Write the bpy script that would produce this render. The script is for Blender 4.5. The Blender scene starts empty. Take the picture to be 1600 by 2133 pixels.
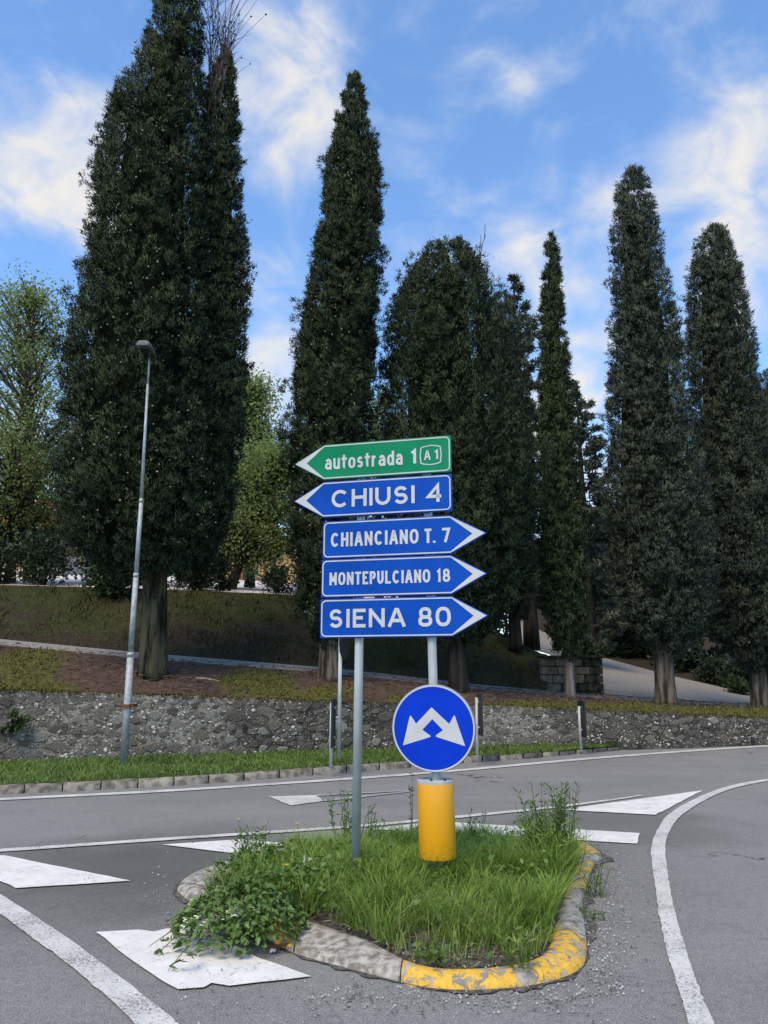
import bpy, math, random
import numpy as np
from mathutils import Vector

random.seed(7)
RNG = np.random.default_rng(11)
sc = bpy.context.scene
COL = sc.collection

# ------------------------------------------------------------------ camera
FPX, CX, CY, PITCH, EYE = 1600.0, 800.0, 1066.5, math.radians(12.0), 1.42
cam_data = bpy.data.cameras.new('camera')
cam_data.sensor_fit = 'VERTICAL'
cam_data.sensor_height = 36.0
cam_data.lens = 36.0 * FPX / 2133.0
cam_data.clip_start = 0.05
cam_data.clip_end = 3000
cam = bpy.data.objects.new('camera', cam_data)
cam.location = (0, 0, EYE)
cam.rotation_euler = (math.radians(90) + PITCH, 0, 0)
COL.objects.link(cam)
sc.camera = cam

# ------------------------------------------------------------------ survey helpers: sight line -> point at a known distance / on the ground
def ray(px, py):
    x = (px - CX) / FPX
    u = (CY - py) / FPX
    return x, math.cos(PITCH) - u * math.sin(PITCH), math.sin(PITCH) + u * math.cos(PITCH)

def at(px, py, Y):
    x, y, z = ray(px, py)
    t = Y / y
    return (x * t, Y, EYE + z * t)

def gr(px, py, z0=0.0):
    x, y, z = ray(px, py)
    t = (z0 - EYE) / z
    return (x * t, y * t, z0)

# ------------------------------------------------------------------ world
SUN_EL, SUN_AZ = math.radians(56), math.radians(205)     # azimuth measured clockwise from +Y
world = bpy.data.worlds.new('World')
sc.world = world
world.use_nodes = True
wt = world.node_tree
wt.nodes.clear()

def wn(t, **k):
    n = wt.nodes.new(t)
    for a, b in k.items():
        setattr(n, a, b)
    return n

def wl(a, b):
    wt.links.new(a, b)

w_out = wn('ShaderNodeOutputWorld')
w_bg = wn('ShaderNodeBackground')
w_bg.inputs['Strength'].default_value = 0.11
wl(w_bg.outputs[0], w_out.inputs[0])
sky = wn('ShaderNodeTexSky', sky_type='NISHITA')
sky.sun_disc = False
sky.sun_elevation = SUN_EL
sky.sun_rotation = SUN_AZ
sky.air_density = 1.15
sky.dust_density = 0.2
sky.ozone_density = 2.2
tc = wn('ShaderNodeTexCoord')
sep = wn('ShaderNodeSeparateXYZ')
wl(tc.outputs['Generated'], sep.inputs[0])

def wmath(op, a, b=None, c=None, clamp=False):
    n = wn('ShaderNodeMath', operation=op)
    n.use_clamp = clamp
    for i, v in enumerate((a, b, c)):
        if v is None:
            continue
        if isinstance(v, (int, float)):
            n.inputs[i].default_value = v
        else:
            wl(v, n.inputs[i])
    return n.outputs[0]

def wrange(v, a, b, c, d, interp='SMOOTHSTEP'):
    n = wn('ShaderNodeMapRange', interpolation_type=interp)
    wl(v, n.inputs[0])
    for i, q in enumerate((a, b, c, d)):
        n.inputs[i + 1].default_value = q
    return n.outputs[0]

# broken cloud: noise over the view direction, a little flattened
def wnoise(scale, detail, rough, dist, off, tilt=-30):
    mp = wn('ShaderNodeMapping')
    mp.inputs['Location'].default_value = off
    mp.inputs['Rotation'].default_value = (0, math.radians(tilt), 0)
    mp.inputs['Scale'].default_value = (0.85, 1.0, 1.25)
    wl(tc.outputs['Generated'], mp.inputs[0])
    n = wn('ShaderNodeTexNoise')
    n.inputs['Scale'].default_value = scale
    n.inputs['Detail'].default_value = detail
    n.inputs['Roughness'].default_value = rough
    n.inputs['Distortion'].default_value = dist
    wl(mp.outputs[0], n.inputs['Vector'])
    return n.outputs[0]
n_big = wnoise(3.2, 3, 0.5, 0.3, (3.1, 1.7, 0))
n_mid = wnoise(8.5, 9, 0.58, 0.55, (0.4, 5.2, 0))
n_fine = wnoise(26.0, 7, 0.62, 0.5, (8.0, 2.0, 0))
base = wmath('MULTIPLY_ADD', wmath('ADD', wmath('MULTIPLY', n_big, 0.34), wmath('ADD', wmath('MULTIPLY', n_mid, 0.54), wmath('MULTIPLY', n_fine, 0.12))), 2.3, -0.755)
# banks of cloud seen in the sky: direction, angular radius, weight
BANKS = [((20, 240), 7.0, .10), ((150, 60), 9.0, .07), ((110, 410), 5.5, .14), ((180, 470), 3.0, .10), ((600, 60), 4.5, .08), ((600, 190), 4.5, .22),
         ((560, 290), 3.5, .12), ((570, 640), 3.6, .24), ((570, 850), 4.0, .22), ((1000, 190), 2.6, .14), ((1100, 90), 4.0, .11),
         ((1150, 200), 2.5, .10), ((1400, 330), 4.2, .12), ((1540, 350), 4.6, .17), ((1500, 240), 3.5, .12), ((1560, 130), 3.5, .06),
         ((1210, 510), 4.2, .28), ((1090, 580), 3.6, .20), ((980, 480), 3.2, .17), ((900, 310), 2.8, .11), ((840, 550), 3.0, .12),
         ((1560, 560), 3.8, .24), ((1210, 720), 4.5, .16), ((1420, 680), 4.0, .22), ((1220, 880), 5.0, .2), ((420, 60), 4, .05),
         ((870, 60), 8.0, -.05), ((1350, 80), 7.0, -.08), ((850, 420), 4.0, -.10), ((1290, 250), 4.0, -.10), ((330, 330), 6, -.02), ((1000, 370), 4, -.08), ((60, 560), 3.5, -.12)]
acc = None
for (p, rad, wgt) in BANKS:
    v = Vector(ray(*p)).normalized()
    d = wn('ShaderNodeVectorMath', operation='DOT_PRODUCT')
    wl(tc.outputs['Generated'], d.inputs[0])
    d.inputs[1].default_value = v
    m = wrange(d.outputs['Value'], math.cos(math.radians(rad * 1.5)), 1.0, 0.0, wgt * 1.0)
    acc = m if acc is None else wmath('ADD', acc, m)
low = wrange(sep.outputs[2], 0.05, 0.52, 0.23, 0.0)
dens = wmath('ADD', wmath('ADD', base, acc), low)
mask = wrange(dens, 0.36, 0.98, 0.0, 0.92)
ccol = wn('ShaderNodeMixRGB')
ccol.inputs[1].default_value = (2.3, 2.6, 3.25, 1)
ccol.inputs[2].default_value = (3.4, 3.24, 3.0, 1)
wl(wrange(dens, 0.50, 1.0, 0.0, 1.0), ccol.inputs[0])
wmix = wn('ShaderNodeMixRGB')
wl(mask, wmix.inputs[0])
skyg = wn('ShaderNodeMixRGB', blend_type='MULTIPLY')
skyg.inputs[0].default_value = 1.0
skyg.inputs[2].default_value = (0.70, 0.86, 1.0, 1)
wl(sky.outputs[0], skyg.inputs[1])
wl(skyg.outputs[0], wmix.inputs[1])
wl(ccol.outputs[0], wmix.inputs[2])
wl(wmix.outputs[0], w_bg.inputs[0])

# ------------------------------------------------------------------ sun (through thin cloud: soft)
sun_data = bpy.data.lights.new('sun', 'SUN')
sun_data.energy = 1.45
sun_data.angle = math.radians(28)
sun_data.color = (1.0, 0.83, 0.60)
sun = bpy.data.objects.new('sun', sun_data)
sdir = Vector((math.sin(SUN_AZ) * math.cos(SUN_EL), math.cos(SUN_AZ) * math.cos(SUN_EL), math.sin(SUN_EL)))
sun.rotation_euler = sdir.to_track_quat('Z', 'Y').to_euler()
sun.location = sdir * 60
COL.objects.link(sun)

# ------------------------------------------------------------------ exposure
sc.view_settings.view_transform = 'Standard'
sc.view_settings.look = 'None'
sc.view_settings.gamma = 1.0
sc.view_settings.use_curve_mapping = False
sc.view_settings.exposure = 1.32
sc.render.engine = 'CYCLES'
sc.cycles.max_bounces = 5
sc.cycles.diffuse_bounces = 3
sc.cycles.glossy_bounces = 2
sc.cycles.transparent_max_bounces = 4

# ------------------------------------------------------------------ material helpers
class NT:
    def __init__(self, name):
        self.m = bpy.data.materials.new(name)
        self.m.use_nodes = True
        self.t = self.m.node_tree
        self.b = self.t.nodes['Principled BSDF']
        self.tc = self.t.nodes.new('ShaderNodeTexCoord')
    def link(self, a, b):
        self.t.links.new(a, b)
    def node(self, t, **k):
        n = self.t.nodes.new(t)
        for a, b in k.items():
            setattr(n, a, b)
        return n
    def noise(self, scale, detail=4, rough=0.55, dist=0.0, vec=None, stretch=None):
        n = self.node('ShaderNodeTexNoise')
        n.inputs['Scale'].default_value = scale
        n.inputs['Detail'].default_value = detail
        n.inputs['Roughness'].default_value = rough
        n.inputs['Distortion'].default_value = dist
        v = vec or self.tc.outputs['Object']
        if stretch:
            mp = self.node('ShaderNodeMapping')
            mp.inputs['Scale'].default_value = stretch
            self.link(v, mp.inputs[0])
            v = mp.outputs[0]
        self.link(v, n.inputs['Vector'])
        return n.outputs[0]
    def voro(self, scale, feature='F1', out='Distance', rnd=1.0):
        n = self.node('ShaderNodeTexVoronoi', feature=feature)
        n.inputs['Scale'].default_value = scale
        n.inputs['Randomness'].default_value = rnd
        self.link(self.tc.outputs['Object'], n.inputs['Vector'])
        return n.outputs[out]
    def rng(self, v, a, b, c=0.0, d=1.0):
        n = self.node('ShaderNodeMapRange', interpolation_type='SMOOTHSTEP')
        self.link(v, n.inputs[0])
        for i, q in enumerate((a, b, c, d)):
            n.inputs[i + 1].default_value = q
        return n.outputs[0]
    def math(self, op, a, b):
        n = self.node('ShaderNodeMath', operation=op)
        for i, v in enumerate((a, b)):
            if isinstance(v, (int, float)):
                n.inputs[i].default_value = v
            else:
                self.link(v, n.inputs[i])
        return n.outputs[0]
    def mix(self, f, a, b, mode='MIX'):
        n = self.node('ShaderNodeMixRGB', blend_type=mode)
        for i, v in enumerate((f, a, b)):
            if isinstance(v, (int, float)):
                n.inputs[i].default_value = v
            elif isinstance(v, tuple):
                n.inputs[i].default_value = v if len(v) == 4 else v + (1,)
            else:
                self.link(v, n.inputs[i])
        return n.outputs[0]
    def attr(self, name):
        n = self.node('ShaderNodeAttribute', attribute_name=name)
        return n
    def color(self, c):
        if isinstance(c, tuple):
            self.b.inputs['Base Color'].default_value = c if len(c) == 4 else c + (1,)
        else:
            self.link(c, self.b.inputs['Base Color'])
    def rough(self, r, spec=0.5):
        if isinstance(r, (int, float)):
            self.b.inputs['Roughness'].default_value = r
        else:
            self.link(r, self.b.inputs['Roughness'])
        self.b.inputs['Specular IOR Level'].default_value = spec
    def bump(self, h, strength=0.4, dist=0.01):
        n = self.node('ShaderNodeBump')
        n.inputs['Strength'].default_value = strength
        n.inputs['Distance'].default_value = dist
        self.link(h, n.inputs['Height'])
        self.link(n.outputs[0], self.b.inputs['Normal'])

M = {}
def two_tone(key, c1, c2, scale=6, rough=0.8, spec=0.3, bump=0.3, bscale=None, detail=6, metal=0.0, bdist=0.01, lo=0.35, hi=0.65, stretch=None):
    t = NT(key)
    n = t.noise(scale, detail, 0.6, stretch=stretch)
    t.color(t.mix(t.rng(n, lo, hi), c1, c2))
    t.rough(rough, spec)
    t.b.inputs['Metallic'].default_value = metal
    if bump:
        t.bump(t.noise(bscale or scale * 4, 5, 0.6, stretch=stretch), bump, bdist)
    M[key] = t.m
    return t.m

def leafy(key, c1, c2, rough=0.6, spec=0.25, trans=0.0, c3=None):
    t = NT(key)
    a = t.attr('tint').outputs['Fac']
    col = t.mix(a, c1, c2)
    if c3:
        col = t.mix(t.rng(a, 0.86, 1.0), col, c3)
    t.color(col)
    t.rough(rough, spec)
    if trans:
        tr = t.node('ShaderNodeBsdfTranslucent')
        t.link(col, tr.inputs[0])
        ms = t.node('ShaderNodeMixShader')
        ms.inputs[0].default_value = trans
        t.link(t.b.outputs[0], ms.inputs[1])
        t.link(tr.outputs[0], ms.inputs[2])
        t.link(ms.outputs[0], t.t.nodes['Material Output'].inputs[0])
    M[key] = t.m
    return t.m

# asphalt
def asphalt_colour(t):
    big = t.noise(0.45, 5, 0.62)
    streak = t.noise(0.9, 4, 0.55, stretch=(0.30, 2.0, 1))
    c = t.mix(t.rng(big, 0.36, 0.64), (0.116, 0.108, 0.090), (0.198, 0.186, 0.156))
    c = t.mix(t.rng(streak, 0.46, 0.70, 0, 0.6), c, (0.232, 0.219, 0.186))
    c = t.mix(t.rng(t.noise(2.6, 6, 0.7), 0.52, 0.70, 0, 0.6), c, (0.075, 0.072, 0.066))
    mid = t.noise(22, 5, 0.75)
    c = t.mix(t.rng(mid, 0.30, 0.70, 0.0, 1.0), t.mix(0.30, c, (0.04, 0.04, 0.04)), t.mix(0.22, c, (0.46, 0.45, 0.43)))
    grain = t.noise(120, 3, 0.8)
    c = t.mix(t.rng(grain, 0.30, 0.70, 0.0, 1.0), t.mix(0.55, c, (0.03, 0.03, 0.03)), t.mix(0.38, c, (0.55, 0.54, 0.52)))
    chip = t.voro(75, out='Distance')
    sel = t.noise(41, 2, 0.5)
    f = t.math('MULTIPLY', t.rng(chip, 0.20, 0.10), t.rng(sel, 0.57, 0.64))
    c = t.mix(f, c, (0.56, 0.54, 0.48))
    # hatched areas that tyres never polish stay darker
    for (cpx, cpy, rad) in ((170, 1826, 1.9), (400, 1790, 1.7), (1290, 1718, 1.5)):
        g = gr(cpx, cpy)
        dn = t.node('ShaderNodeVectorMath', operation='DISTANCE'); t.link(t.tc.outputs['Object'], dn.inputs[0]); dn.inputs[1].default_value = (g[0], g[1], 0)
        dd = t.math('ADD', dn.outputs['Value'], t.math('MULTIPLY', t.math('SUBTRACT', t.noise(1.6, 5, 0.65), 0.5), 1.3))
        c = t.mix(t.rng(dd, rad, rad * .35, 0.0, 0.36), c, (0.050, 0.047, 0.041))
    # hairline cracks where the surface is tired
    wv = t.node('ShaderNodeVectorMath', operation='ADD')
    t.link(t.tc.outputs['Object'], wv.inputs[0])
    nz = t.node('ShaderNodeTexNoise'); nz.inputs['Scale'].default_value = 3.0; nz.inputs['Detail'].default_value = 6
    t.link(t.tc.outputs['Object'], nz.inputs['Vector'])
    sc_ = t.node('ShaderNodeVectorMath', operation='SCALE'); sc_.inputs['Scale'].default_value = 0.7
    t.link(nz.outputs['Color'], sc_.inputs[0]); t.link(sc_.outputs[0], wv.inputs[1])
    vo = t.node('ShaderNodeTexVoronoi', feature='DISTANCE_TO_EDGE'); vo.inputs['Scale'].default_value = 0.55
    t.link(wv.outputs[0], vo.inputs['Vector'])
    crack = t.math('MULTIPLY', t.rng(vo.outputs['Distance'], 0.010, 0.002), t.rng(t.noise(0.5, 2, 0.5), 0.57, 0.66))
    c = t.mix(crack, c, (0.035, 0.034, 0.032))
    return c, grain, chip
t = NT('asphalt')
c, grain, chip = asphalt_colour(t)
t.color(c); t.rough(0.85, 0.18)
t.bump(t.math('ADD', grain, t.math('MULTIPLY', chip, 0.6)), 0.55, 0.006)
M['asphalt'] = t.m
def paint_mat(key, col, wear_lo, wear_hi, scale=60):
    t = NT(key)
    c, grain, chip = asphalt_colour(t)
    w = t.math('ADD', t.math('MULTIPLY', t.noise(scale, 4, 0.7), 0.72), t.math('MULTIPLY', t.noise(2.2, 3, 0.6), 0.28))
    f = t.rng(w, wear_lo, wear_hi)
    dirt = t.mix(t.rng(t.noise(5, 5, 0.65), 0.3, 0.75), tuple(x * 0.80 for x in col), col)
    t.color(t.mix(f, c, dirt))
    t.rough(0.6, 0.35)
    t.bump(t.math('ADD', grain, t.math('MULTIPLY', f, 0.5)), 0.4, 0.005)
    M[key] = t.m
paint_mat('paint_fresh', (0.80, 0.77, 0.70), 0.34, 0.44, 60)
paint_mat('paint_worn', (0.66, 0.64, 0.58), 0.38, 0.50, 75)
paint_mat('paint_faded', (0.46, 0.46, 0.45), 0.40, 0.56, 75)

two_tone('concrete', (0.17, 0.152, 0.122), (0.44, 0.41, 0.35), 21, 0.9, 0.2, 0.8, 40, bdist=0.012)
two_tone('concrete_old', (0.10, 0.090, 0.072), (0.27, 0.245, 0.20), 9, 0.9, 0.2, 0.8, 40, bdist=0.012)
two_tone('concrete_dark', (0.045, 0.042, 0.04), (0.11, 0.105, 0.098), 7, 0.9, 0.2, 0.8, 40, bdist=0.012)
def kerb_yellow(key, lo, hi):
    t = NT(key)
    con = t.mix(t.rng(t.noise(14, 6, 0.6), 0.35, 0.65), (0.20, 0.185, 0.165), (0.42, 0.40, 0.36))
    yel = t.mix(t.rng(t.noise(30, 4, 0.6), 0.3, 0.7), (0.62, 0.35, 0.035), (0.76, 0.46, 0.06))
    w = t.noise(17, 9, 0.72, 0.8)
    f = t.rng(w, lo, hi)
    t.color(t.mix(f, con, yel)); t.rough(0.7, 0.3)
    t.bump(t.math('ADD', t.noise(60, 5, 0.6), t.math('MULTIPLY', f, 0.6)), 0.6, 0.008)
    M[key] = t.m
kerb_yellow('kerb_yellow', 0.455, 0.49)
kerb_yellow('kerb_yellow_worn', 0.47, 0.51)
t = NT('kerb_moss')
c = t.mix(t.rng(t.noise(8, 6, 0.6), 0.35, 0.65), (0.13, 0.12, 0.10), (0.31, 0.29, 0.25))
t.color(t.mix(t.rng(t.noise(18, 5, 0.7), 0.52, 0.6), c, (0.34, 0.28, 0.08))); t.rough(0.9, 0.2); t.bump(t.noise(45, 5), 0.7, 0.01)
M['kerb_moss'] = t.m

two_tone('soil', (0.040, 0.034, 0.028), (0.15, 0.13, 0.108), 34, 0.95, 0.1, 1.0, 60, bdist=0.02)
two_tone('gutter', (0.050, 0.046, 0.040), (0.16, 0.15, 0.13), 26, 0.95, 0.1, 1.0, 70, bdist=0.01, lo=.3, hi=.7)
two_tone('verge_soil', (0.035, 0.045, 0.015), (0.07, 0.10, 0.025), 6, 0.95, 0.1, 0.8, 60, bdist=0.02)
two_tone('galvanised', (0.36, 0.385, 0.375), (0.50, 0.52, 0.50), 7, 0.5, 0.35, 0.06, 60, metal=0.0, stretch=(1, 1, 0.25))
two_tone('galvanised_old', (0.27, 0.29, 0.29), (0.40, 0.42, 0.41), 18, 0.6, 0.4, 0.1, 90, metal=0.2)
two_tone('rust', (0.10, 0.045, 0.02), (0.20, 0.085, 0.035), 30, 0.85, 0.2, 0.4)
two_tone('black_panel', (0.012, 0.012, 0.013), (0.025, 0.025, 0.027), 8, 0.6, 0.3, 0.05)
two_tone('lamp_grey', (0.10, 0.105, 0.092), (0.15, 0.155, 0.135), 10, 0.5, 0.4, 0.05)
two_tone('lamp_glass', (0.02, 0.022, 0.022), (0.035, 0.037, 0.037), 10, 0.25, 0.5, 0.0)
two_tone('sign_blue', (0.000, 0.055, 0.325), (0.002, 0.070, 0.41), 2.5, 0.5, 0.12, 0.015, 30)
two_tone('disc_blue', (0.000, 0.033, 0.45), (0.002, 0.042, 0.53), 2.5, 0.5, 0.12, 0.015, 30)
two_tone('sign_green', (0.000, 0.185, 0.078), (0.004, 0.225, 0.10), 2.5, 0.5, 0.12, 0.015, 30)
two_tone('sign_white', (0.50, 0.50, 0.49), (0.57, 0.565, 0.55), 5, 0.5, 0.15, 0.01, 30)
two_tone('sign_back', (0.20, 0.21, 0.22), (0.30, 0.31, 0.32), 9, 0.5, 0.4, 0.05, metal=0.4)
t = NT('bollard_yellow')
c = t.mix(t.rng(t.noise(2.2, 5, 0.6, stretch=(1, 1, 0.2)), 0.35, 0.65), (0.70, 0.31, 0.004), (0.78, 0.36, 0.008))
sepz = t.node('ShaderNodeSeparateXYZ'); t.link(t.tc.outputs['Object'], sepz.inputs[0])
spl = t.math('MULTIPLY', t.rng(sepz.outputs[2], 0.16, 0.0), t.rng(t.noise(40, 6, 0.75), 0.42, 0.62))
c = t.mix(t.math('MULTIPLY', spl, 0.30), c, (0.16, 0.11, 0.05))
c = t.mix(t.math('MULTIPLY', t.rng(t.noise(55, 3, 0.6, stretch=(1, 1, 0.06)), 0.60, 0.66), 0.25), c, (0.40, 0.24, 0.06))
t.color(c); t.rough(0.26, 0.5)
t.bump(t.noise(6, 3, 0.5, stretch=(1, 1, 0.15)), 0.03, 0.01)
M['bollard_yellow'] = t.m
two_tone('bark', (0.022, 0.017, 0.012), (0.17, 0.14, 0.108), 9, 0.95, 0.1, 1.0, 22, bdist=0.03, stretch=(1, 1, 0.13))
two_tone('bark_green', (0.010, 0.009, 0.006), (0.085, 0.078, 0.046), 8, 0.95, 0.1, 1.0, 20, bdist=0.03, stretch=(1, 1, 0.16))
two_tone('bark_pale', (0.12, 0.095, 0.07), (0.27, 0.225, 0.18), 9, 0.95, 0.1, 1.0, 22, bdist=0.03, stretch=(1, 1, 0.13))
two_tone('bark_dark', (0.014, 0.012, 0.010), (0.045, 0.038, 0.030), 7, 0.95, 0.1, 1.0, 20, bdist=0.03, stretch=(1, 1, 0.16))
two_tone('dead_wood', (0.07, 0.055, 0.045), (0.15, 0.12, 0.10), 12, 0.95, 0.1, 0.4, 30)
two_tone('stick_pale', (0.25, 0.20, 0.14), (0.38, 0.31, 0.23), 12, 0.9, 0.1, 0.3, 30)
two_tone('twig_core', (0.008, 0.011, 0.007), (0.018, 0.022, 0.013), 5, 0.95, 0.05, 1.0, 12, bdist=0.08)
two_tone('gravel', (0.17, 0.155, 0.135), (0.34, 0.32, 0.29), 24, 0.95, 0.1, 1.0, 60, bdist=0.02)
two_tone('gravel_drive', (0.19, 0.168, 0.138), (0.35, 0.315, 0.265), 16, 0.95, 0.1, 1.0, 40, bdist=0.03)
two_tone('yard_gravel', (0.46, 0.40, 0.36), (0.66, 0.59, 0.54), 8, 0.95, 0.1, 0.6, 30)
two_tone('field', (0.03, 0.042, 0.015), (0.06, 0.075, 0.025), 0.4, 0.95, 0.1, 0.0)
two_tone('pebble', (0.22, 0.215, 0.205), (0.50, 0.49, 0.47), 14, 0.8, 0.3, 0.0)
two_tone('pebble_grey', (0.07, 0.068, 0.066), (0.24, 0.235, 0.225), 14, 0.85, 0.3, 0.0)
two_tone('wall_fleck', (0.26, 0.245, 0.205), (0.56, 0.54, 0.48), 5, 0.85, 0.2, 0.3, 60)
two_tone('paper', (0.38, 0.38, 0.38), (0.56, 0.56, 0.55), 12, 0.7, 0.3, 0.2, 40)
two_tone('wrapper', (0.55, 0.62, 0.36), (0.72, 0.74, 0.52), 12, 0.5, 0.4, 0.2, 40)
two_tone('ochre_wall', (0.36, 0.22, 0.08), (0.48, 0.31, 0.12), 3, 0.9, 0.2, 0.2)
two_tone('cream_wall', (0.44, 0.36, 0.26), (0.56, 0.47, 0.36), 3, 0.9, 0.2, 0.2)
two_tone('roof_red', (0.50, 0.075, 0.045), (0.62, 0.115, 0.07), 5, 0.85, 0.2, 0.3)
two_tone('brick_red', (0.17, 0.06, 0.04), (0.26, 0.10, 0.065), 9, 0.9, 0.2, 0.5)
two_tone('dark_glass', (0.015, 0.018, 0.02), (0.03, 0.034, 0.036), 4, 0.2, 0.5, 0.0)
two_tone('shutter_grey', (0.13, 0.15, 0.16), (0.20, 0.22, 0.23), 6, 0.7, 0.3, 0.1)
two_tone('block_pale', (0.10, 0.085, 0.062), (0.21, 0.18, 0.135), 6, 0.95, 0.1, 1.0, 26, bdist=0.03)
two_tone('block_dark', (0.022, 0.022, 0.016), (0.075, 0.068, 0.05), 6, 0.95, 0.1, 1.0, 26, bdist=0.03)
two_tone('petal_yellow', (0.75, 0.42, 0.01), (0.85, 0.55, 0.02), 20, 0.7, 0.2, 0.0)
two_tone('petal_white', (0.66, 0.68, 0.50), (0.78, 0.79, 0.66), 30, 0.7, 0.2, 0.0)
two_tone('petal_blue', (0.35, 0.42, 0.75), (0.50, 0.56, 0.85), 30, 0.7, 0.2, 0.0)
two_tone('stem_green', (0.05, 0.09, 0.02), (0.10, 0.14, 0.04), 10, 0.8, 0.2, 0.0)
two_tone('cone_brown', (0.13, 0.12, 0.09), (0.36, 0.34, 0.26), 2, 0.8, 0.3, 0.0)

leafy('cypress_leaf', (0.015, 0.028, 0.014), (0.062, 0.088, 0.043), 0.72, 0.14)
leafy('cypress_leaf_grey', (0.028, 0.042, 0.030), (0.098, 0.122, 0.084), 0.72, 0.14)
leafy('cypress_leaf_fresh', (0.022, 0.036, 0.016), (0.074, 0.104, 0.046), 0.70, 0.16)
leafy('conifer_leaf', (0.045, 0.060, 0.038), (0.135, 0.150, 0.105), 0.7, 0.15)
leafy('dark_shrub_leaf', (0.010, 0.020, 0.009), (0.034, 0.055, 0.022), 0.55, 0.3)
leafy('shrub_leaf', (0.022, 0.045, 0.014), (0.055, 0.090, 0.026), 0.55, 0.3, 0.15)
leafy('tree_leaf', (0.14, 0.205, 0.052), (0.34, 0.41, 0.135), 0.55, 0.3, 0.5, (0.20, 0.15, 0.03))
leafy('tree_leaf_yellow', (0.085, 0.125, 0.028), (0.22, 0.245, 0.060), 0.55, 0.3, 0.45, (0.22, 0.12, 0.03))
leafy('grass_blade', (0.100, 0.175, 0.022), (0.260, 0.380, 0.062), 0.5, 0.3, 0.25, (0.26, 0.25, 0.10))
leafy('verge_blade', (0.070, 0.130, 0.020), (0.185, 0.275, 0.055), 0.55, 0.3, 0.2, (0.24, 0.23, 0.11))
leafy('weed_leaf', (0.055, 0.110, 0.020), (0.155, 0.240, 0.048), 0.5, 0.35, 0.2)
leafy('bush_leaf', (0.055, 0.110, 0.020), (0.150, 0.235, 0.052), 0.45, 0.4, 0.2)
leafy('moss_tuft', (0.055, 0.052, 0.016), (0.145, 0.138, 0.032), 0.9, 0.1)
leafy('bank_blade', (0.022, 0.026, 0.010), (0.075, 0.075, 0.028), 0.9, 0.1)
leafy('straw', (0.07, 0.055, 0.038), (0.34, 0.29, 0.20), 0.9, 0.1)
leafy('dry_litter', (0.055, 0.032, 0.022), (0.17, 0.115, 0.085), 0.9, 0.1)

# ------------------------------------------------------------------ object helpers
def tag(o, label=None, cat=None, group=None, kind=None):
    if label: o['label'] = label
    if cat: o['category'] = cat
    if group: o['group'] = group
    if kind: o['kind'] = kind
    return o

def empty(name, loc, label=None, cat=None, group=None, rot=(0, 0, 0)):
    o = bpy.data.objects.new(name, None)
    o.location = loc
    o.rotation_euler = rot
    o.empty_display_size = 0.2
    COL.objects.link(o)
    return tag(o, label, cat, group)

def wloc(o):
    p = Vector((0, 0, 0))
    while o is not None:
        p += Vector(o.location)
        o = o.parent
    return np.array(p)

def link(name, me, mat, parent=None, loc=None):
    o = bpy.data.objects.new(name, me)
    if mat is not None and len(me.materials) == 0:
        me.materials.append(M[mat] if isinstance(mat, str) else mat)
    if loc is not None:
        o.location = loc
    COL.objects.link(o)
    if parent is not None:
        o.parent = parent
    return o

def np_mesh(name, V, F, tint=None, smooth=False):
    """V (n,3) array, F (m,k) int array."""
    V = np.asarray(V, dtype=np.float32); F = np.asarray(F, dtype=np.int32)
    me = bpy.data.meshes.new(name)
    me.vertices.add(len(V)); me.vertices.foreach_set('co', V.ravel())
    k = F.shape[1]
    me.loops.add(F.size); me.loops.foreach_set('vertex_index', F.ravel())
    me.polygons.add(len(F)); me.polygons.foreach_set('loop_start', np.arange(0, F.size, k, dtype=np.int32))
    if smooth:
        me.polygons.foreach_set('use_smooth', np.ones(len(F), dtype=bool))
    if tint is not None:
        a = me.attributes.new('tint', 'FLOAT', 'POINT')
        a.data.foreach_set('value', np.asarray(tint, dtype=np.float32))
    me.update(calc_edges=True)
    return me

def np_obj(name, V, F, mat, parent=None, tint=None, smooth=False, local=False):
    """World-space geometry; shifted under its parent unless local."""
    V = np.asarray(V, dtype=np.float64)
    if parent is not None and not local:
        V = V - wloc(parent)
    return link(name, np_mesh(name, V, F, tint, smooth), mat, parent)

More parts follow.
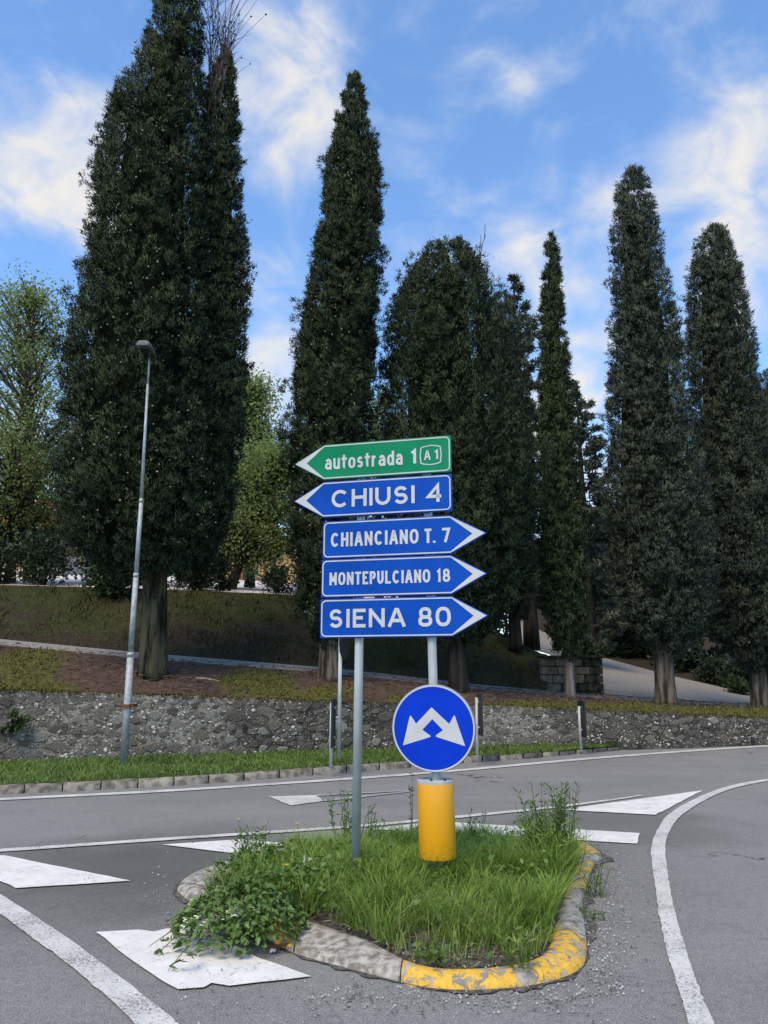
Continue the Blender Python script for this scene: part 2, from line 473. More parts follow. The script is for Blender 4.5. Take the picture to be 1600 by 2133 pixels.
class MB:
    """collects polygons; build() links them as one mesh object."""
    def __init__(self):
        self.v = []; self.f = []
    def poly(self, pts):
        i = len(self.v)
        self.v += [tuple(p) for p in pts]
        self.f.append(tuple(range(i, i + len(pts))))
    def box(self, c, s, rz=0.0):
        cx, cy, cz = c; hx, hy, hz = (q / 2 for q in s)
        i = len(self.v); ca, sa = math.cos(rz), math.sin(rz)
        for z in (-hz, hz):
            for x, y in ((-hx, -hy), (hx, -hy), (hx, hy), (-hx, hy)):
                self.v.append((cx + x * ca - y * sa, cy + x * sa + y * ca, cz + z))
        for f in ((3, 2, 1, 0), (4, 5, 6, 7), (0, 1, 5, 4), (1, 2, 6, 5), (2, 3, 7, 6), (3, 0, 4, 7)):
            self.f.append(tuple(i + q for q in f))
    def tube(self, pts, radii, n=12, caps=True, flute=None):
        pts = [Vector(p) for p in pts]
        if isinstance(radii, (int, float)):
            radii = [radii] * len(pts)
        i0 = len(self.v)
        ref = Vector((0, 1, 0)) if abs((pts[-1] - pts[0]).normalized().y) < 0.9 else Vector((1, 0, 0))
        for k, p in enumerate(pts):
            d = (pts[min(k + 1, len(pts) - 1)] - pts[max(k - 1, 0)]).normalized()
            a = d.cross(ref).normalized(); b = d.cross(a).normalized()
            for j in range(n):
                th = 2 * math.pi * j / n
                r = radii[k] * (flute(th, k) if flute else 1.0)
                q = p + a * (math.cos(th) * r) + b * (math.sin(th) * r)
                self.v.append(tuple(q))
        for k in range(len(pts) - 1):
            for j in range(n):
                a = i0 + k * n + j; b = i0 + k * n + (j + 1) % n
                self.f.append((a, b, b + n, a + n))
        if caps:
            self.f.append(tuple(i0 + j for j in range(n))[::-1])
            self.f.append(tuple(i0 + (len(pts) - 1) * n + j for j in range(n)))
    def prism(self, poly, d0, d1, frame):
        """poly of (u,v), extruded from depth d0 to d1; frame maps (u,v,d) to a point."""
        n = len(poly); i = len(self.v)
        for d in (d0, d1):
            self.v += [frame(u, v, d) for u, v in poly]
        self.f.append(tuple(i + q for q in range(n)))
        self.f.append(tuple(i + n + q for q in range(n))[::-1])
        for q in range(n):
            r = (q + 1) % n
            self.f.append((i + q, i + n + q, i + n + r, i + r))
    def build(self, name, mat, parent=None, smooth=False, local=False, bevel=0.0, segs=2):
        me = bpy.data.meshes.new(name)
        v = np.array(self.v, dtype=np.float64)
        if parent is not None and not local:
            v = v - wloc(parent)
        me.from_pydata([tuple(p) for p in v], [], self.f)
        me.update()
        o = link(name, me, mat, parent)
        if smooth:
            for p in me.polygons:
                p.use_smooth = len(p.vertices) == 4
        import bmesh
        bm = bmesh.new(); bm.from_mesh(me)
        bmesh.ops.recalc_face_normals(bm, faces=bm.faces)
        bm.to_mesh(me); bm.free()
        if bevel:
            m = o.modifiers.new('edge', 'BEVEL'); m.width = bevel; m.segments = segs; m.limit_method = 'ANGLE'
        return o

def unit(a):
    return a / np.maximum(np.linalg.norm(a, axis=-1, keepdims=True), 1e-9)

def kites(P, D, L, W, tint, bend=0.0):
    """leaf shaped quads: base P, direction D, length L, width W -> V, F, tint."""
    n = len(P)
    S = unit(np.cross(D, unit(RNG.normal(size=(n, 3)))))
    L = np.broadcast_to(np.asarray(L, float).reshape(-1, 1), (n, 1)); W = np.broadcast_to(np.asarray(W, float).reshape(-1, 1), (n, 1))
    mid = P + D * L * 0.45
    nrm = np.cross(D, S)
    V = np.stack([P, mid + S * W * 0.5, P + D * L + nrm * L * bend, mid - S * W * 0.5], axis=1).reshape(-1, 3)
    F = np.arange(4 * n).reshape(-1, 4)
    return V, F, np.repeat(tint, 4)

def slivers(P, D, L, W, tint, N=None):
    """cheap needle-like triangles: base P, direction D."""
    n = len(P)
    S = unit(np.cross(D, unit(RNG.normal(size=(n, 3))))) * (np.asarray(W, float).reshape(-1, 1) * 0.5)
    V = np.stack([P - S, P + S, P + D * np.asarray(L, float).reshape(-1, 1)], axis=1)
    if N is not None:                                    # wind every leaf so that its front faces out of the spray
        g = np.cross(V[:, 1] - V[:, 0], V[:, 2] - V[:, 0]); flip = (g * N).sum(1) < 0
        V[flip, 0], V[flip, 1] = V[flip, 1].copy(), V[flip, 0].copy()
    V = V.reshape(-1, 3)
    return V, np.arange(3 * n).reshape(-1, 3), np.repeat(tint, 3)

def smooth_noise(x, y, seed=0, octaves=3):
    """cheap value noise on arrays."""
    out = np.zeros_like(x, dtype=float); amp = 1.0; tot = 0
    for o in range(octaves):
        xi = np.floor(x).astype(int); yi = np.floor(y).astype(int)
        fx = x - xi; fy = y - yi
        fx = fx * fx * (3 - 2 * fx); fy = fy * fy * (3 - 2 * fy)
        def h(a, b):
            n = (a * 374761393 + b * 668265263 + (seed + o) * 974711) & 0x7fffffff
            n = ((n ^ (n >> 13)) * 1274126177) & 0x7fffffff
            return ((n ^ (n >> 16)) & 0xffff) / 65535.0
        v = (h(xi, yi) * (1 - fx) + h(xi + 1, yi) * fx) * (1 - fy) + (h(xi, yi + 1) * (1 - fx) + h(xi + 1, yi + 1) * fx) * fy
        out += amp * v; tot += amp
        amp *= 0.5; x = x * 2.03 + 17.1; y = y * 2.03 + 5.3
    return out / tot

# ================================================================== GROUND, ROAD
def sheet(name, x0, x1, y0, y1, z, mat, n=1):
    return tag(np_obj(name, [(x0, y0, z), (x1, y0, z), (x1, y1, z), (x0, y1, z)], [(0, 1, 2, 3)], mat), kind='structure')
sheet('ground', -1500, 1500, -1500, 1500, -0.05, 'field')
sheet('road', -60, 60, -30, 16.6, 0.0, 'asphalt')

def catmull(pts, n=8, closed=False):
    pts = [np.array(p, float) for p in pts]
    out = []
    m = len(pts)
    for i in range(m if closed else m - 1):
        p0 = pts[(i - 1) % m] if closed or i > 0 else pts[0]
        p1 = pts[i]; p2 = pts[(i + 1) % m]
        p3 = pts[(i + 2) % m] if closed or i + 2 < m else pts[-1]
        for k in range(n):
            t = k / n
            out.append(0.5 * ((2 * p1) + (-p0 + p2) * t + (2 * p0 - 5 * p1 + 4 * p2 - p3) * t * t + (-p0 + 3 * p1 - 3 * p2 + p3) * t ** 3))
    if not closed:
        out.append(pts[-1])
    return np.array(out)

MARKZ = 0.010
def marking(poly_px, mat):
    mb = MB()
    pts = []
    n = len(poly_px)
    for i in range(n):                                   # slightly wavering hand-painted edges
        a = np.array(gr(*poly_px[i], MARKZ)); b = np.array(gr(*poly_px[(i + 1) % n], MARKZ))
        k = max(1, int(np.linalg.norm(b - a) / 0.12))
        for q in range(k):
            p = a + (b - a) * q / k
            if q:
                p[:2] += RNG.normal(size=2) * 0.0035
            pts.append(p)
    mb.poly(pts)
    return tag(mb.build('road_marking', mat), kind='structure')

def line_marking(left_px, right_px, mat, n=10):
    a = catmull([gr(*p, MARKZ) for p in left_px], n); b = catmull([gr(*p, MARKZ) for p in right_px], n)
    a[:, :2] += RNG.normal(size=(len(a), 2)) * 0.002; b[:, :2] += RNG.normal(size=(len(b), 2)) * 0.002
    k = len(a)
    F = [(i, i + 1, k + i + 1, k + i) for i in range(k - 1)]
    return tag(np_obj('road_marking', np.vstack([a, b]), F, mat), kind='structure')

line_marking([(-420, 1688), (0, 1662), (330, 1645.5), (660, 1624.5), (948, 1603), (1162, 1583.5), (1364, 1567.5), (1600, 1552), (1900, 1537)],
             [(-420, 1694), (0, 1667), (330, 1650), (660, 1628.5), (948, 1607), (1162, 1587.5), (1364, 1571), (1600, 1555), (1900, 1540)], 'paint_worn')
line_marking([(-420, 1795), (0, 1768), (338, 1745), (660, 1724), (800, 1713.5), (948, 1699), (1136, 1681), (1276, 1664), (1337, 1655)],
             [(-420, 1801), (0, 1774), (338, 1750.5), (660, 1729), (800, 1718), (948, 1704), (1136, 1685), (1276, 1667), (1337, 1657)], 'paint_worn')
line_marking([(-105, 1806), (0, 1862), (100, 1926), (194, 1992), (373, 2133), (560, 2310)], [(-120, 1832), (0, 1903), (70, 1955), (148, 2012), (283, 2133), (420, 2310)], 'paint_worn')
line_marking([(1600, 1622), (1530, 1634), (1464, 1656), (1399, 1691), (1372, 1724), (1359, 1754), (1357, 1785), (1364, 1837), (1371, 1890), (1386, 1969), (1410, 2047), (1436, 2133), (1500, 2330)],
             [(1600, 1626), (1530, 1641), (1473, 1664), (1421, 1697), (1394, 1732), (1387, 1757), (1387, 1785), (1394, 1837), (1404, 1890), (1427, 1969), (1453, 2047), (1488, 2133), (1580, 2330)], 'paint_worn')
marking([(1600, 1622), (1700, 1612), (1700, 1615), (1600, 1626)], 'paint_faded')
marking([(1167, 1686.5), (1464, 1646), (1366, 1697)], 'paint_fresh')
marking([(765, 1727), (870, 1715), (948, 1713), (1333, 1735), (1327, 1757), (1193, 1749), (1000, 1737)], 'paint_fresh')
marking([(338, 1759), (500, 1748), (645, 1760), (640, 1768), (478, 1776)], 'paint_fresh')
marking([(-70, 1784), (10, 1781.5), (272, 1834), (33, 1849.6), (-80, 1796)], 'paint_fresh')
marking([(560, 1659), (657, 1656), (676, 1668), (606, 1677.6)], 'paint_worn')
marking([(657, 1655.2), (853, 1645.6), (853, 1647), (661, 1657.8)], 'paint_faded')
marking([(669, 1665.5), (853, 1647.3), (854, 1649), (676, 1669)], 'paint_faded')
marking([(200, 1941), (289, 1936), (322, 1940), (346, 1934), (420, 1930), (536, 1994), (648, 2033), (478, 2053), (441, 2047), (425, 2056), (371, 2060), (342, 2045), (264, 1992)], 'paint_fresh')

# ================================================================== TRAFFIC ISLAND
OUT = [(372, 1850), (386, 1872), (432, 1899), (540, 1950), (612, 1987), (700, 2013), (780, 2034), (835, 2048), (900, 2061), (980, 2065), (1070, 2060), (1150, 2046), (1203, 2024), (1221, 1994), (1219, 1940),
       (1213, 1892), (1218, 1862), (1227, 1832), (1236, 1806), (1252, 1784), (1205, 1757), (1100, 1748), (900, 1752), (700, 1765), (520, 1790), (420, 1818)]
INN = [(428, 1846), (446, 1862), (482, 1880), (560, 1898), (634, 1912), (700, 1933), (770, 1957), (842, 1995), (905, 2012), (980, 2015), (1060, 2008), (1118, 1992), (1143, 1970), (1153, 1942), (1160, 1910),
       (1170, 1880), (1178, 1858), (1188, 1834), (1196, 1808), (1200, 1790), (1168, 1770), (1080, 1762), (900, 1766), (700, 1780), (540, 1802), (460, 1824)]
KH = 0.058
NC = 8
outer = catmull([gr(*p) for p in OUT], NC, True)
inner = catmull([gr(*p, KH) for p in INN], NC, True)
kerb_root = empty('traffic_island_kerb', gr(980, 2065), 'low concrete kerb with flaking yellow paint around the grassy traffic island', 'kerb')
def kerb_profile(o, i, k):
    j = 0.006
    w = np.array([float(smooth_noise(np.array([k * 2.3 + q * 31]), np.array([3.3]), 71, 3)[0]) - .5 for q in range(4)]) * 0.035
    def mixp(t, z):
        p = o + (i - o) * t
        p[2] = z
        return p
    return [mixp(-0.03, -0.01), mixp(0.02 + w[0] * .5, 0.026), mixp(0.24 + w[1], KH * 0.78 + w[2] * .5), mixp(0.52, KH * 1.02 + w[3] * .5), mixp(0.85, KH * 1.0), mixp(1.0, KH * 0.85), mixp(1.02, 0.02)]
# stones: (first outline point, last, material)
STONES = [(0, 1.3, 'concrete'), (1.3, 2.4, 'kerb_yellow'), (2.4, 4.0, 'kerb_yellow_worn'), (4.0, 6.98, 'concrete'), (6.98, 13.45, 'kerb_yellow'), (13.45, 16.05, 'concrete'),
          (16.05, 16.75, 'kerb_yellow'), (16.8, 17.35, 'kerb_yellow_worn'), (17.4, 18.2, 'kerb_yellow'), (18.25, 19.0, 'concrete'), (19.0, 20.0, 'kerb_yellow_worn'),
          (20.0, 22.0, 'concrete'), (22.0, 24.0, 'concrete'), (24.0, 26.0, 'concrete')]
def samp(arr, s):
    n = len(arr); x = (s * NC) % n; i = int(x); f = x - i
    return arr[i] * (1 - f) + arr[(i + 1) % n] * f
for (a, b, m) in STONES:
    gap = 0.02
    ks = np.linspace(a + gap, b - gap, max(3, int((b - a) * 8)))
    rows = [kerb_profile(samp(outer, s), samp(inner, s), s) for s in ks]
    V = np.array(rows).reshape(-1, 3); p = len(rows[0])
    F = [(r * p + q, r * p + q + 1, (r + 1) * p + q + 1, (r + 1) * p + q) for r in range(len(rows) - 1) for q in range(p - 1)]
    mb = MB(); mb.v = [tuple(x) for x in V]; mb.f = F + [tuple(range(p)), tuple(range((len(rows) - 1) * p, len(rows) * p))[::-1]]
    o = mb.build('kerb_stone', m, kerb_root, smooth=True)
    if 'yellow' in m:
        o['label'] = 'kerb stone with worn yellow paint'

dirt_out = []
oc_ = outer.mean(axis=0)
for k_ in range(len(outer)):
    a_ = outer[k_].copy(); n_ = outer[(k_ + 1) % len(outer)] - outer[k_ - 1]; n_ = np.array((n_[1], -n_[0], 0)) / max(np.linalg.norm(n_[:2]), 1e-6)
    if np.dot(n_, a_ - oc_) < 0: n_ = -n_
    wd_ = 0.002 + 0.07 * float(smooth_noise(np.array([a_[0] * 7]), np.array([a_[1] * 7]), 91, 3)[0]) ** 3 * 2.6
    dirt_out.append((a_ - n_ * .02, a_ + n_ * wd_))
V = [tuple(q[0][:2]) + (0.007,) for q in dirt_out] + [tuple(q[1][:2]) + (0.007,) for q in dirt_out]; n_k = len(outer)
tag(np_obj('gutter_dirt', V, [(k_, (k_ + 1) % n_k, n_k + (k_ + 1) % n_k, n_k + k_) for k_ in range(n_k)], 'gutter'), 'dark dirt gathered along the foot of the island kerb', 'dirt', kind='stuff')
isl_poly = np.array([p[:2] for p in inner])
isl_c = isl_poly.mean(axis=0)
rings = [1.0, 0.9, 0.7, 0.45, 0.2]
V = []; nI = len(isl_poly)
for k, s in enumerate(rings):
    for p in isl_poly:
        q = isl_c + (p - isl_c) * s
        V.append((q[0], q[1], [0.025, 0.05, 0.09, 0.115, 0.125][k] + random.uniform(-.010, .010) * (k > 0)))
V.append((isl_c[0], isl_c[1], 0.125))
F3 = []
for k in range(len(rings) - 1):
    for j in range(nI):
        a = k * nI + j; b = k * nI + (j + 1) % nI
        F3 += [(a, b, b + nI), (a, b + nI, a + nI)]
for j in range(nI):
    F3.append(((len(rings) - 1) * nI + j, (len(rings) - 1) * nI + (j + 1) % nI, len(V) - 1))
tag(np_obj('island_soil', V, F3, 'soil', smooth=True), kind='structure')
def inside(pts, poly):
    x, y = pts[:, 0], pts[:, 1]; n = len(poly); r = np.zeros(len(pts), bool)
    j = n - 1
    for i in range(n):
        xi, yi = poly[i]; xj, yj = poly[j]
        c = ((yi > y) != (yj > y)) & (x < (xj - xi) * (y - yi) / (yj - yi + 1e-12) + xi)
        r ^= c; j = i
    return r
def isl_z(p):
    d = np.linalg.norm(p - isl_c, axis=1) / 1.3
    return 0.115 - 0.07 * np.clip(d, 0, 1)

# ================================================================== VERGE, WALL, BANK, PATH (far side of the road)
WB = [(-600, 1632), (-300, 1618), (0, 1606), (300, 1594), (640, 1581), (1010, 1569), (1210, 1564), (1400, 1560), (1600, 1552), (1900, 1539), (2300, 1524)]
WT = [(-600, 1424), (-300, 1432), (0, 1440), (300, 1449), (700, 1463), (1010, 1471), (1210, 1479), (1400, 1488), (1600, 1498), (1900, 1512), (2300, 1524.5)]
PF = [(-600, 1296, 14.4), (-300, 1320, 14.9), (0, 1343, 15.3), (300, 1372, 15.7), (700, 1403, 16.7), (1010, 1436, 18.1), (1210, 1452, 19.3), (1400, 1463, 20.5), (1600, 1473, 22.2), (1900, 1480, 25), (2300, 1486, 28)]
PB = [(-600, 1282, 15.2), (-300, 1307, 15.7), (0, 1331, 16.1), (300, 1360, 16.5), (700, 1392, 17.5), (1010, 1427, 18.9), (1210, 1445, 20.2), (1400, 1456, 21.8), (1600, 1468, 23.8), (1900, 1476, 27), (2300, 1482, 30)]
UB = [(-600, 1190, 20.0), (-300, 1206, 20.4), (0, 1218, 20.8), (300, 1226, 21.2), (600, 1238, 21.8), (800, 1262, 22.2), (950, 1300, 22.6), (1060, 1330, 22.6), (1130, 1362, 22.2), (1258, 1374, 21.9)]
def interp(tab, px, col):
    return np.interp(px, [r[0] for r in tab], [r[col] for r in tab])
def wall_base(px):
    return np.array(gr(px, interp(WB, px, 1)))
def wall_top(px, back=0.06):
    Y = wall_base(px)[1] + back
    return np.array(at(px, interp(WT, px, 1), Y))
def path_front(px):
    return np.array(at(px, interp(PF, px, 1), interp(PF, px, 2)))
def path_back(px):
    return np.array(at(px, interp(PB, px, 1), interp(PB, px, 2)))
def bank_top(px):
    return np.array(at(px, interp(UB, px, 1), interp(UB, px, 2)))
def bank_pt(px, t):
    a = wall_top(px, 0.30); a[2] += 0.0
    b = path_front(px)
    p = a + (b - a) * t
    p[2] += 0.10 * math.sin(math.pi * min(max(t, 0), 1)) * 0.6
    return p
def project(p):
    d = np.array(p) - np.array((0, 0, EYE))
    zc = d[1] * math.cos(PITCH) + d[2] * math.sin(PITCH); up = -d[1] * math.sin(PITCH) + d[2] * math.cos(PITCH)
    return CX + FPX * d[0] / zc, CY - FPX * up / zc
def on_bank(px, py):
    """the point of the lower bank seen at this sight line."""
    best = min((abs(project(bank_pt(px, t))[1] - py), t) for t in np.linspace(0, 1.05, 80))
    p = bank_pt(px, best[1])
    d = at(px, py, p[1])
    return np.array((d[0], p[1], p[2]))

PXS = np.arange(-600, 2301, 12.0)
def loft(name, fa, fb, nv, mat, pxs=PXS, bumps=0.05, tint=None, seed=1, smooth=True, sag=None, mat_attr=None):
    V = []
    for px in pxs:
        a = fa(px); b = fb(px)
        for k in range(nv + 1):
            t = k / nv
            p = a + (b - a) * t
            if sag: p[2] += sag(t)
            V.append(p)
    V = np.array(V); n = nv + 1
    tt = np.tile(np.linspace(0, 1, n), len(pxs))
    nz = smooth_noise(V[:, 0] * 1.6, V[:, 1] * 1.6, seed) - 0.5
    V[:, 2] += nz * 2 * bumps * np.minimum(1, np.minimum(tt, 1 - tt) * 6)
    i = np.arange(len(pxs) - 1)[:, None] * n + np.arange(nv)[None, :]
    F = np.stack([i, i + n, i + n + 1, i + 1], axis=-1).reshape(-1, 4)
    ti = None if tint is None else tint(V, tt)
    return tag(np_obj(name, V, F, mat, tint=ti, smooth=smooth), kind='structure')

# --- bank material: tint attribute = moss amount; shader adds grain
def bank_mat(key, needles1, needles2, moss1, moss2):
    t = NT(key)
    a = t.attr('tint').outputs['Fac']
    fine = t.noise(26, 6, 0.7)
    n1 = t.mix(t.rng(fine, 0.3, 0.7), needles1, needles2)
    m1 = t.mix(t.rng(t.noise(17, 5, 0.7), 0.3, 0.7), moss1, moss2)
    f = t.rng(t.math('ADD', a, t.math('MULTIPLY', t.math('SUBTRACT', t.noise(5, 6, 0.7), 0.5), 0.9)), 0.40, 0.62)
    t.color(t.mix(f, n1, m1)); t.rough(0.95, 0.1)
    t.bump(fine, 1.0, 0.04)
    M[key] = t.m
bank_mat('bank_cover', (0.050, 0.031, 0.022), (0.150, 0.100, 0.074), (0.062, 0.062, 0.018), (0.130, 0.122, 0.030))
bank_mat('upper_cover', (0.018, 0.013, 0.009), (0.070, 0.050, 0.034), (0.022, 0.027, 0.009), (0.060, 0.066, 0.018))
MOSS = [(60, 1385, 90, 40), (40, 1430, 140, 22), (130, 1350, 80, 12), (530, 1420, 90, 32), (600, 1450, 130, 14), (860, 1455, 60, 12), (1120, 1470, 120, 12), (1300, 1475, 160, 14), (1500, 1485, 200, 14), (690, 1440, 60, 12), (1650, 1490, 200, 16)]
def moss_amount(V, tt):
    out = np.zeros(len(V))
    d = V - np.array((0, 0, EYE))
    zc = d[:, 1] * math.cos(PITCH) + d[:, 2] * math.sin(PITCH); up = -d[:, 1] * math.sin(PITCH) + d[:, 2] * math.cos(PITCH)
    px = CX + FPX * d[:, 0] / zc; py = CY - FPX * up / zc
    for x, y, a, b in MOSS:
        out = np.maximum(out, np.exp(-(((px - x) / a) ** 2 + ((py - y) / b) ** 2)))
    return 0.08 + 0.85 * out + 0.25 * (smooth_noise(V[:, 0] * 1.1, V[:, 1] * 1.1, 4) - 0.4)

# verge between kerb and wall
KL = [(-600, 1690), (-300, 1672), (0, 1655), (287, 1641), (505, 1627), (640, 1616), (900, 1595.5), (1010, 1587), (1130, 1578), (1220, 1569), (1290, 1563.5)]
def kerb_line(px):
    return np.array(gr(px, interp(KL, px, 1)))
VPX = np.arange(-600, 1291, 12.0)
def verge_front(px):
    p = kerb_line(px); q = wall_base(px); d = (q - p); L = np.linalg.norm(d[:2])
    r = p + d * min(0.9, 0.13 / max(L, 0.14)); r[2] = 0.075
    return r
def verge_back(px):
    p = wall_base(px); p[1] += 0.05; p[2] = 0.11
    return p
loft('verge_ground', verge_front, verge_back, 6, 'verge_soil', VPX, 0.02)

# verge kerb stones, one by one
vk = empty('verge_kerb', kerb_line(0), 'row of old grey kerb stones along the far edge of the road below the verge', 'kerb')
stone_edges = [-560, -480, -400, -320, -240, -165, -85, -10, 50, 130, 210, 287, 362, 434, 508, 582, 652, 722, 790, 855, 915, 965, 1005, 1040, 1090, 1130, 1165, 1200, 1235, 1265, 1290]
for i in range(len(stone_edges) - 1):
    a, b = stone_edges[i] + 1.2, stone_edges[i + 1] - 1.2
    flat = 0.0 if b < 1030 else min(0.05, (b - 1030) / 260 * 0.06)
    rows = []
    lift = random.uniform(-.006, .006); push = random.uniform(-.008, .008)
    for px in np.linspace(a, b, 6):
        p = kerb_line(px); q = wall_base(px); d = q - p; L = max(np.linalg.norm(d[:2]), 0.12); d = d / L
        h = 0.095 - flat * .8 + lift
        for (s, z) in ((-0.03, -0.02), (-0.015, h * 0.55), (0.02, h * 0.93), (0.07, h), (0.13, h), (0.14, -0.02)):
            r = p + d * (s + push + random.gauss(0, .003)); r[2] = z + random.gauss(0, .003)
            rows.append(r)
    n = 6
    F = [(r * n + q, r * n + q + 1, (r + 1) * n + q + 1, (r + 1) * n + q) for r in range(5) for q in range(n - 1)]
    mb = MB(); mb.v = [tuple(r) for r in rows]; mb.f = F + [tuple(range(n)), tuple(range(5 * n, 6 * n))[::-1]]
    m = 'kerb_moss' if 215 < a < 360 else ('concrete_dark' if i in (22, 24, 26, 28, 29) else 'concrete_old')
    mb.build('kerb_stone', m, vk, smooth=True)

# --- retaining wall
wroot = empty('retaining_wall', wall_base(640), 'long low rubble retaining wall with white flecks behind the verge', 'wall')
t = NT('wall_rubble')
big = t.noise(0.45, 4, 0.6)
mid = t.noise(3.2, 6, 0.65)
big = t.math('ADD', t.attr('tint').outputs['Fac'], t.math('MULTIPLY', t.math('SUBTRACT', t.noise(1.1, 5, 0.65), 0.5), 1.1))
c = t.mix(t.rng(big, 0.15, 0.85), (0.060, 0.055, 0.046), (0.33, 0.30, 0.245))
c = t.mix(t.rng(mid, 0.48, 0.72, 0, 0.75), c, (0.31, 0.285, 0.24))
c = t.mix(t.rng(t.noise(1.3, 5, 0.7), 0.54, 0.68, 0, 0.80), c, (0.050, 0.045, 0.036))
c = t.mix(t.rng(t.noise(13, 6, 0.75), 0.56, 0.44, 0, 0.75), c, (0.040, 0.035, 0.028)); t.color(t.mix(t.rng(t.noise(34, 5, 0.75), 0.53, 0.68, 0, 0.75), c, (0.40, 0.37, 0.32))); t.rough(0.95, 0.1)
t.bump(t.math('ADD', t.noise(9, 6, 0.7), t.math('MULTIPLY', t.noise(45, 4, 0.7), 0.5)), 1.0, 0.05)
M['wall_rubble'] = t.m
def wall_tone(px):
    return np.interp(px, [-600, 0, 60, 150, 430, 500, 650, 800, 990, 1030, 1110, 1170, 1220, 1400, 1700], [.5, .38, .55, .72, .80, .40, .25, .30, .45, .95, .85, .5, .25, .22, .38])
V = []; NVW = 12
wpx = np.arange(-600, 2301, 9.0)
for px in wpx:
    a = wall_base(px); b = wall_top(px); a[2] = -0.03
    for k in range(NVW + 1):
        V.append(a + (b - a) * (k / NVW))
    c3 = b.copy(); c3[1] += 0.34; c3[2] -= 0.02
    c2 = b.copy(); c2[1] += 0.05; c2[2] += 0.02
    V.append(c2); V.append(c3)
V = np.array(V); n = NVW + 3
nz = smooth_noise(V[:, 0] * 4, V[:, 2] * 4, 9, 4) - 0.5
V[:, 1] += nz * 0.07
top = np.tile(np.arange(n) >= NVW, len(wpx))
V[top, 2] += (smooth_noise(V[top, 0] * 6, V[top, 1] * 2, 3) - 0.5) * 0.05
i = np.arange(len(wpx) - 1)[:, None] * n + np.arange(n - 1)[None, :]
F = np.stack([i, i + n, i + n + 1, i + 1], axis=-1).reshape(-1, 4)
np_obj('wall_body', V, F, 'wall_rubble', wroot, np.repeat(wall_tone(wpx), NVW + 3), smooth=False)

def wall_point(px, t, out=0.0):
    a = wall_base(px); b = wall_top(px)
    p = a + (b - a) * t
    p[1] += (float(smooth_noise(np.array([p[0] * 4]), np.array([p[2] * 4]), 9, 4)[0]) - 0.5) * 0.07 - out
    return p
def wall_yaw(px):
    d = wall_base(px + 20) - wall_base(px - 20)
    return math.atan2(d[1], d[0])
# a few rock shapes, flattened domes facing -Y
def rock_mesh(name, seed, n=8):
    r = random.Random(seed)
    V = [(0, -0.9, 0)]
    n = r.choice((6, 7, 8)); rad = [r.uniform(0.70, 1.18) for _ in range(n)]
    for ring, (s, d) in enumerate(((0.72, -0.78), (1.0, 0.25))):
        for j in range(n):
            th = 2 * math.pi * (j + r.uniform(-.2, .2)) / n
            V.append((math.cos(th) * rad[j] * s, d + r.uniform(-.15, .15), math.sin(th) * rad[j] * s * 0.8))
    me = bpy.data.meshes.new(name)
    F = [(0, 1 + j, 1 + (j + 1) % n) for j in range(n)] + [(1 + j, 1 + n + j, 1 + n + (j + 1) % n, 1 + (j + 1) % n) for j in range(n)]
    me.from_pydata(V, [], F); me.update()
    return me
def stone_tone(key, c1, c2):
    two_tone(key, c1, c2, 7, 0.95, 0.1, 1.0, 30, bdist=0.02)
stone_tone('stone_grey', (0.10, 0.090, 0.072), (0.27, 0.245, 0.20))
stone_tone('stone_dark', (0.065, 0.058, 0.046), (0.18, 0.162, 0.132))
stone_tone('stone_pale', (0.19, 0.175, 0.145), (0.38, 0.355, 0.305))
stone_tone('stone_tan', (0.10, 0.080, 0.055), (0.22, 0.185, 0.135))
rock_lib = {}
for tone in ('stone_grey', 'stone_dark', 'stone_pale', 'stone_tan'):
    for s in range(4):
        me = rock_mesh('stone', 50 + s * 3)
        me.materials.append(M[tone]); rock_lib[(tone, s)] = me
placed = []
count = 0
wr = wloc(wroot)
for _ in range(6000):
    if count >= 285: break
    px = random.uniform(-40, 1660); t_ = random.uniform(0.08, 0.94)
    p = wall_point(px, t_)
    hgt = wall_top(px)[2]
    s = random.uniform(0.055, 0.15) * (0.8 if hgt < 0.7 else 1.0)
    if any((p[0] - q[0]) ** 2 + (p[2] - q[2]) ** 2 < (0.80 * (s + q[3])) ** 2 for q in placed): continue
    if p[2] < s * 0.5 + 0.1 or p[2] > hgt - s * 0.6: continue
    placed.append((p[0], p[1], p[2], s)); count += 1
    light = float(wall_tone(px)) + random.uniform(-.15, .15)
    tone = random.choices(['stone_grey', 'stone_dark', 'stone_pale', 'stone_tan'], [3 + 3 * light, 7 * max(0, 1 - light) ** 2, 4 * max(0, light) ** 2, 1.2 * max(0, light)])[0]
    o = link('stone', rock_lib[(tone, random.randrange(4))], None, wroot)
    o.location = p - wr
    o.scale = (s * random.uniform(0.95, 1.5), random.uniform(0.010, 0.020), s)
    o.rotation_euler = (0, random.uniform(-.4, .4), wall_yaw(px))
# pale flecks: small pebbles set in the mortar
def bumps(name, pts, rads, mat, parent=None, n=6, flat=0.5, axis='y', seedm=0):
    V = []; F = []
    for p, r in zip(pts, rads):
        i = len(V)
        q = random.uniform(0.6, 1.0)
        ph = random.uniform(0, 6)
        for j in range(n):
            th = ph + 2 * math.pi * j / n; rr = r * random.uniform(0.75, 1.15)
            if axis == 'y': V.append((p[0] + math.cos(th) * rr, p[1] + 0.01, p[2] + math.sin(th) * rr * q))
            else: V.append((p[0] + math.cos(th) * rr, p[1] + math.sin(th) * rr * q, p[2] - 0.002))
        V.append((p[0] + random.uniform(-.2, .2) * r, p[1] - r * flat, p[2]) if axis == 'y' else (p[0] + random.uniform(-.2, .2) * r, p[1], p[2] + r * flat * 1.4))
        F += [(i + j, i + (j + 1) % n, i + n) for j in range(n)]
    return np_obj(name, V, F, mat, parent)
pts, rad = [], []
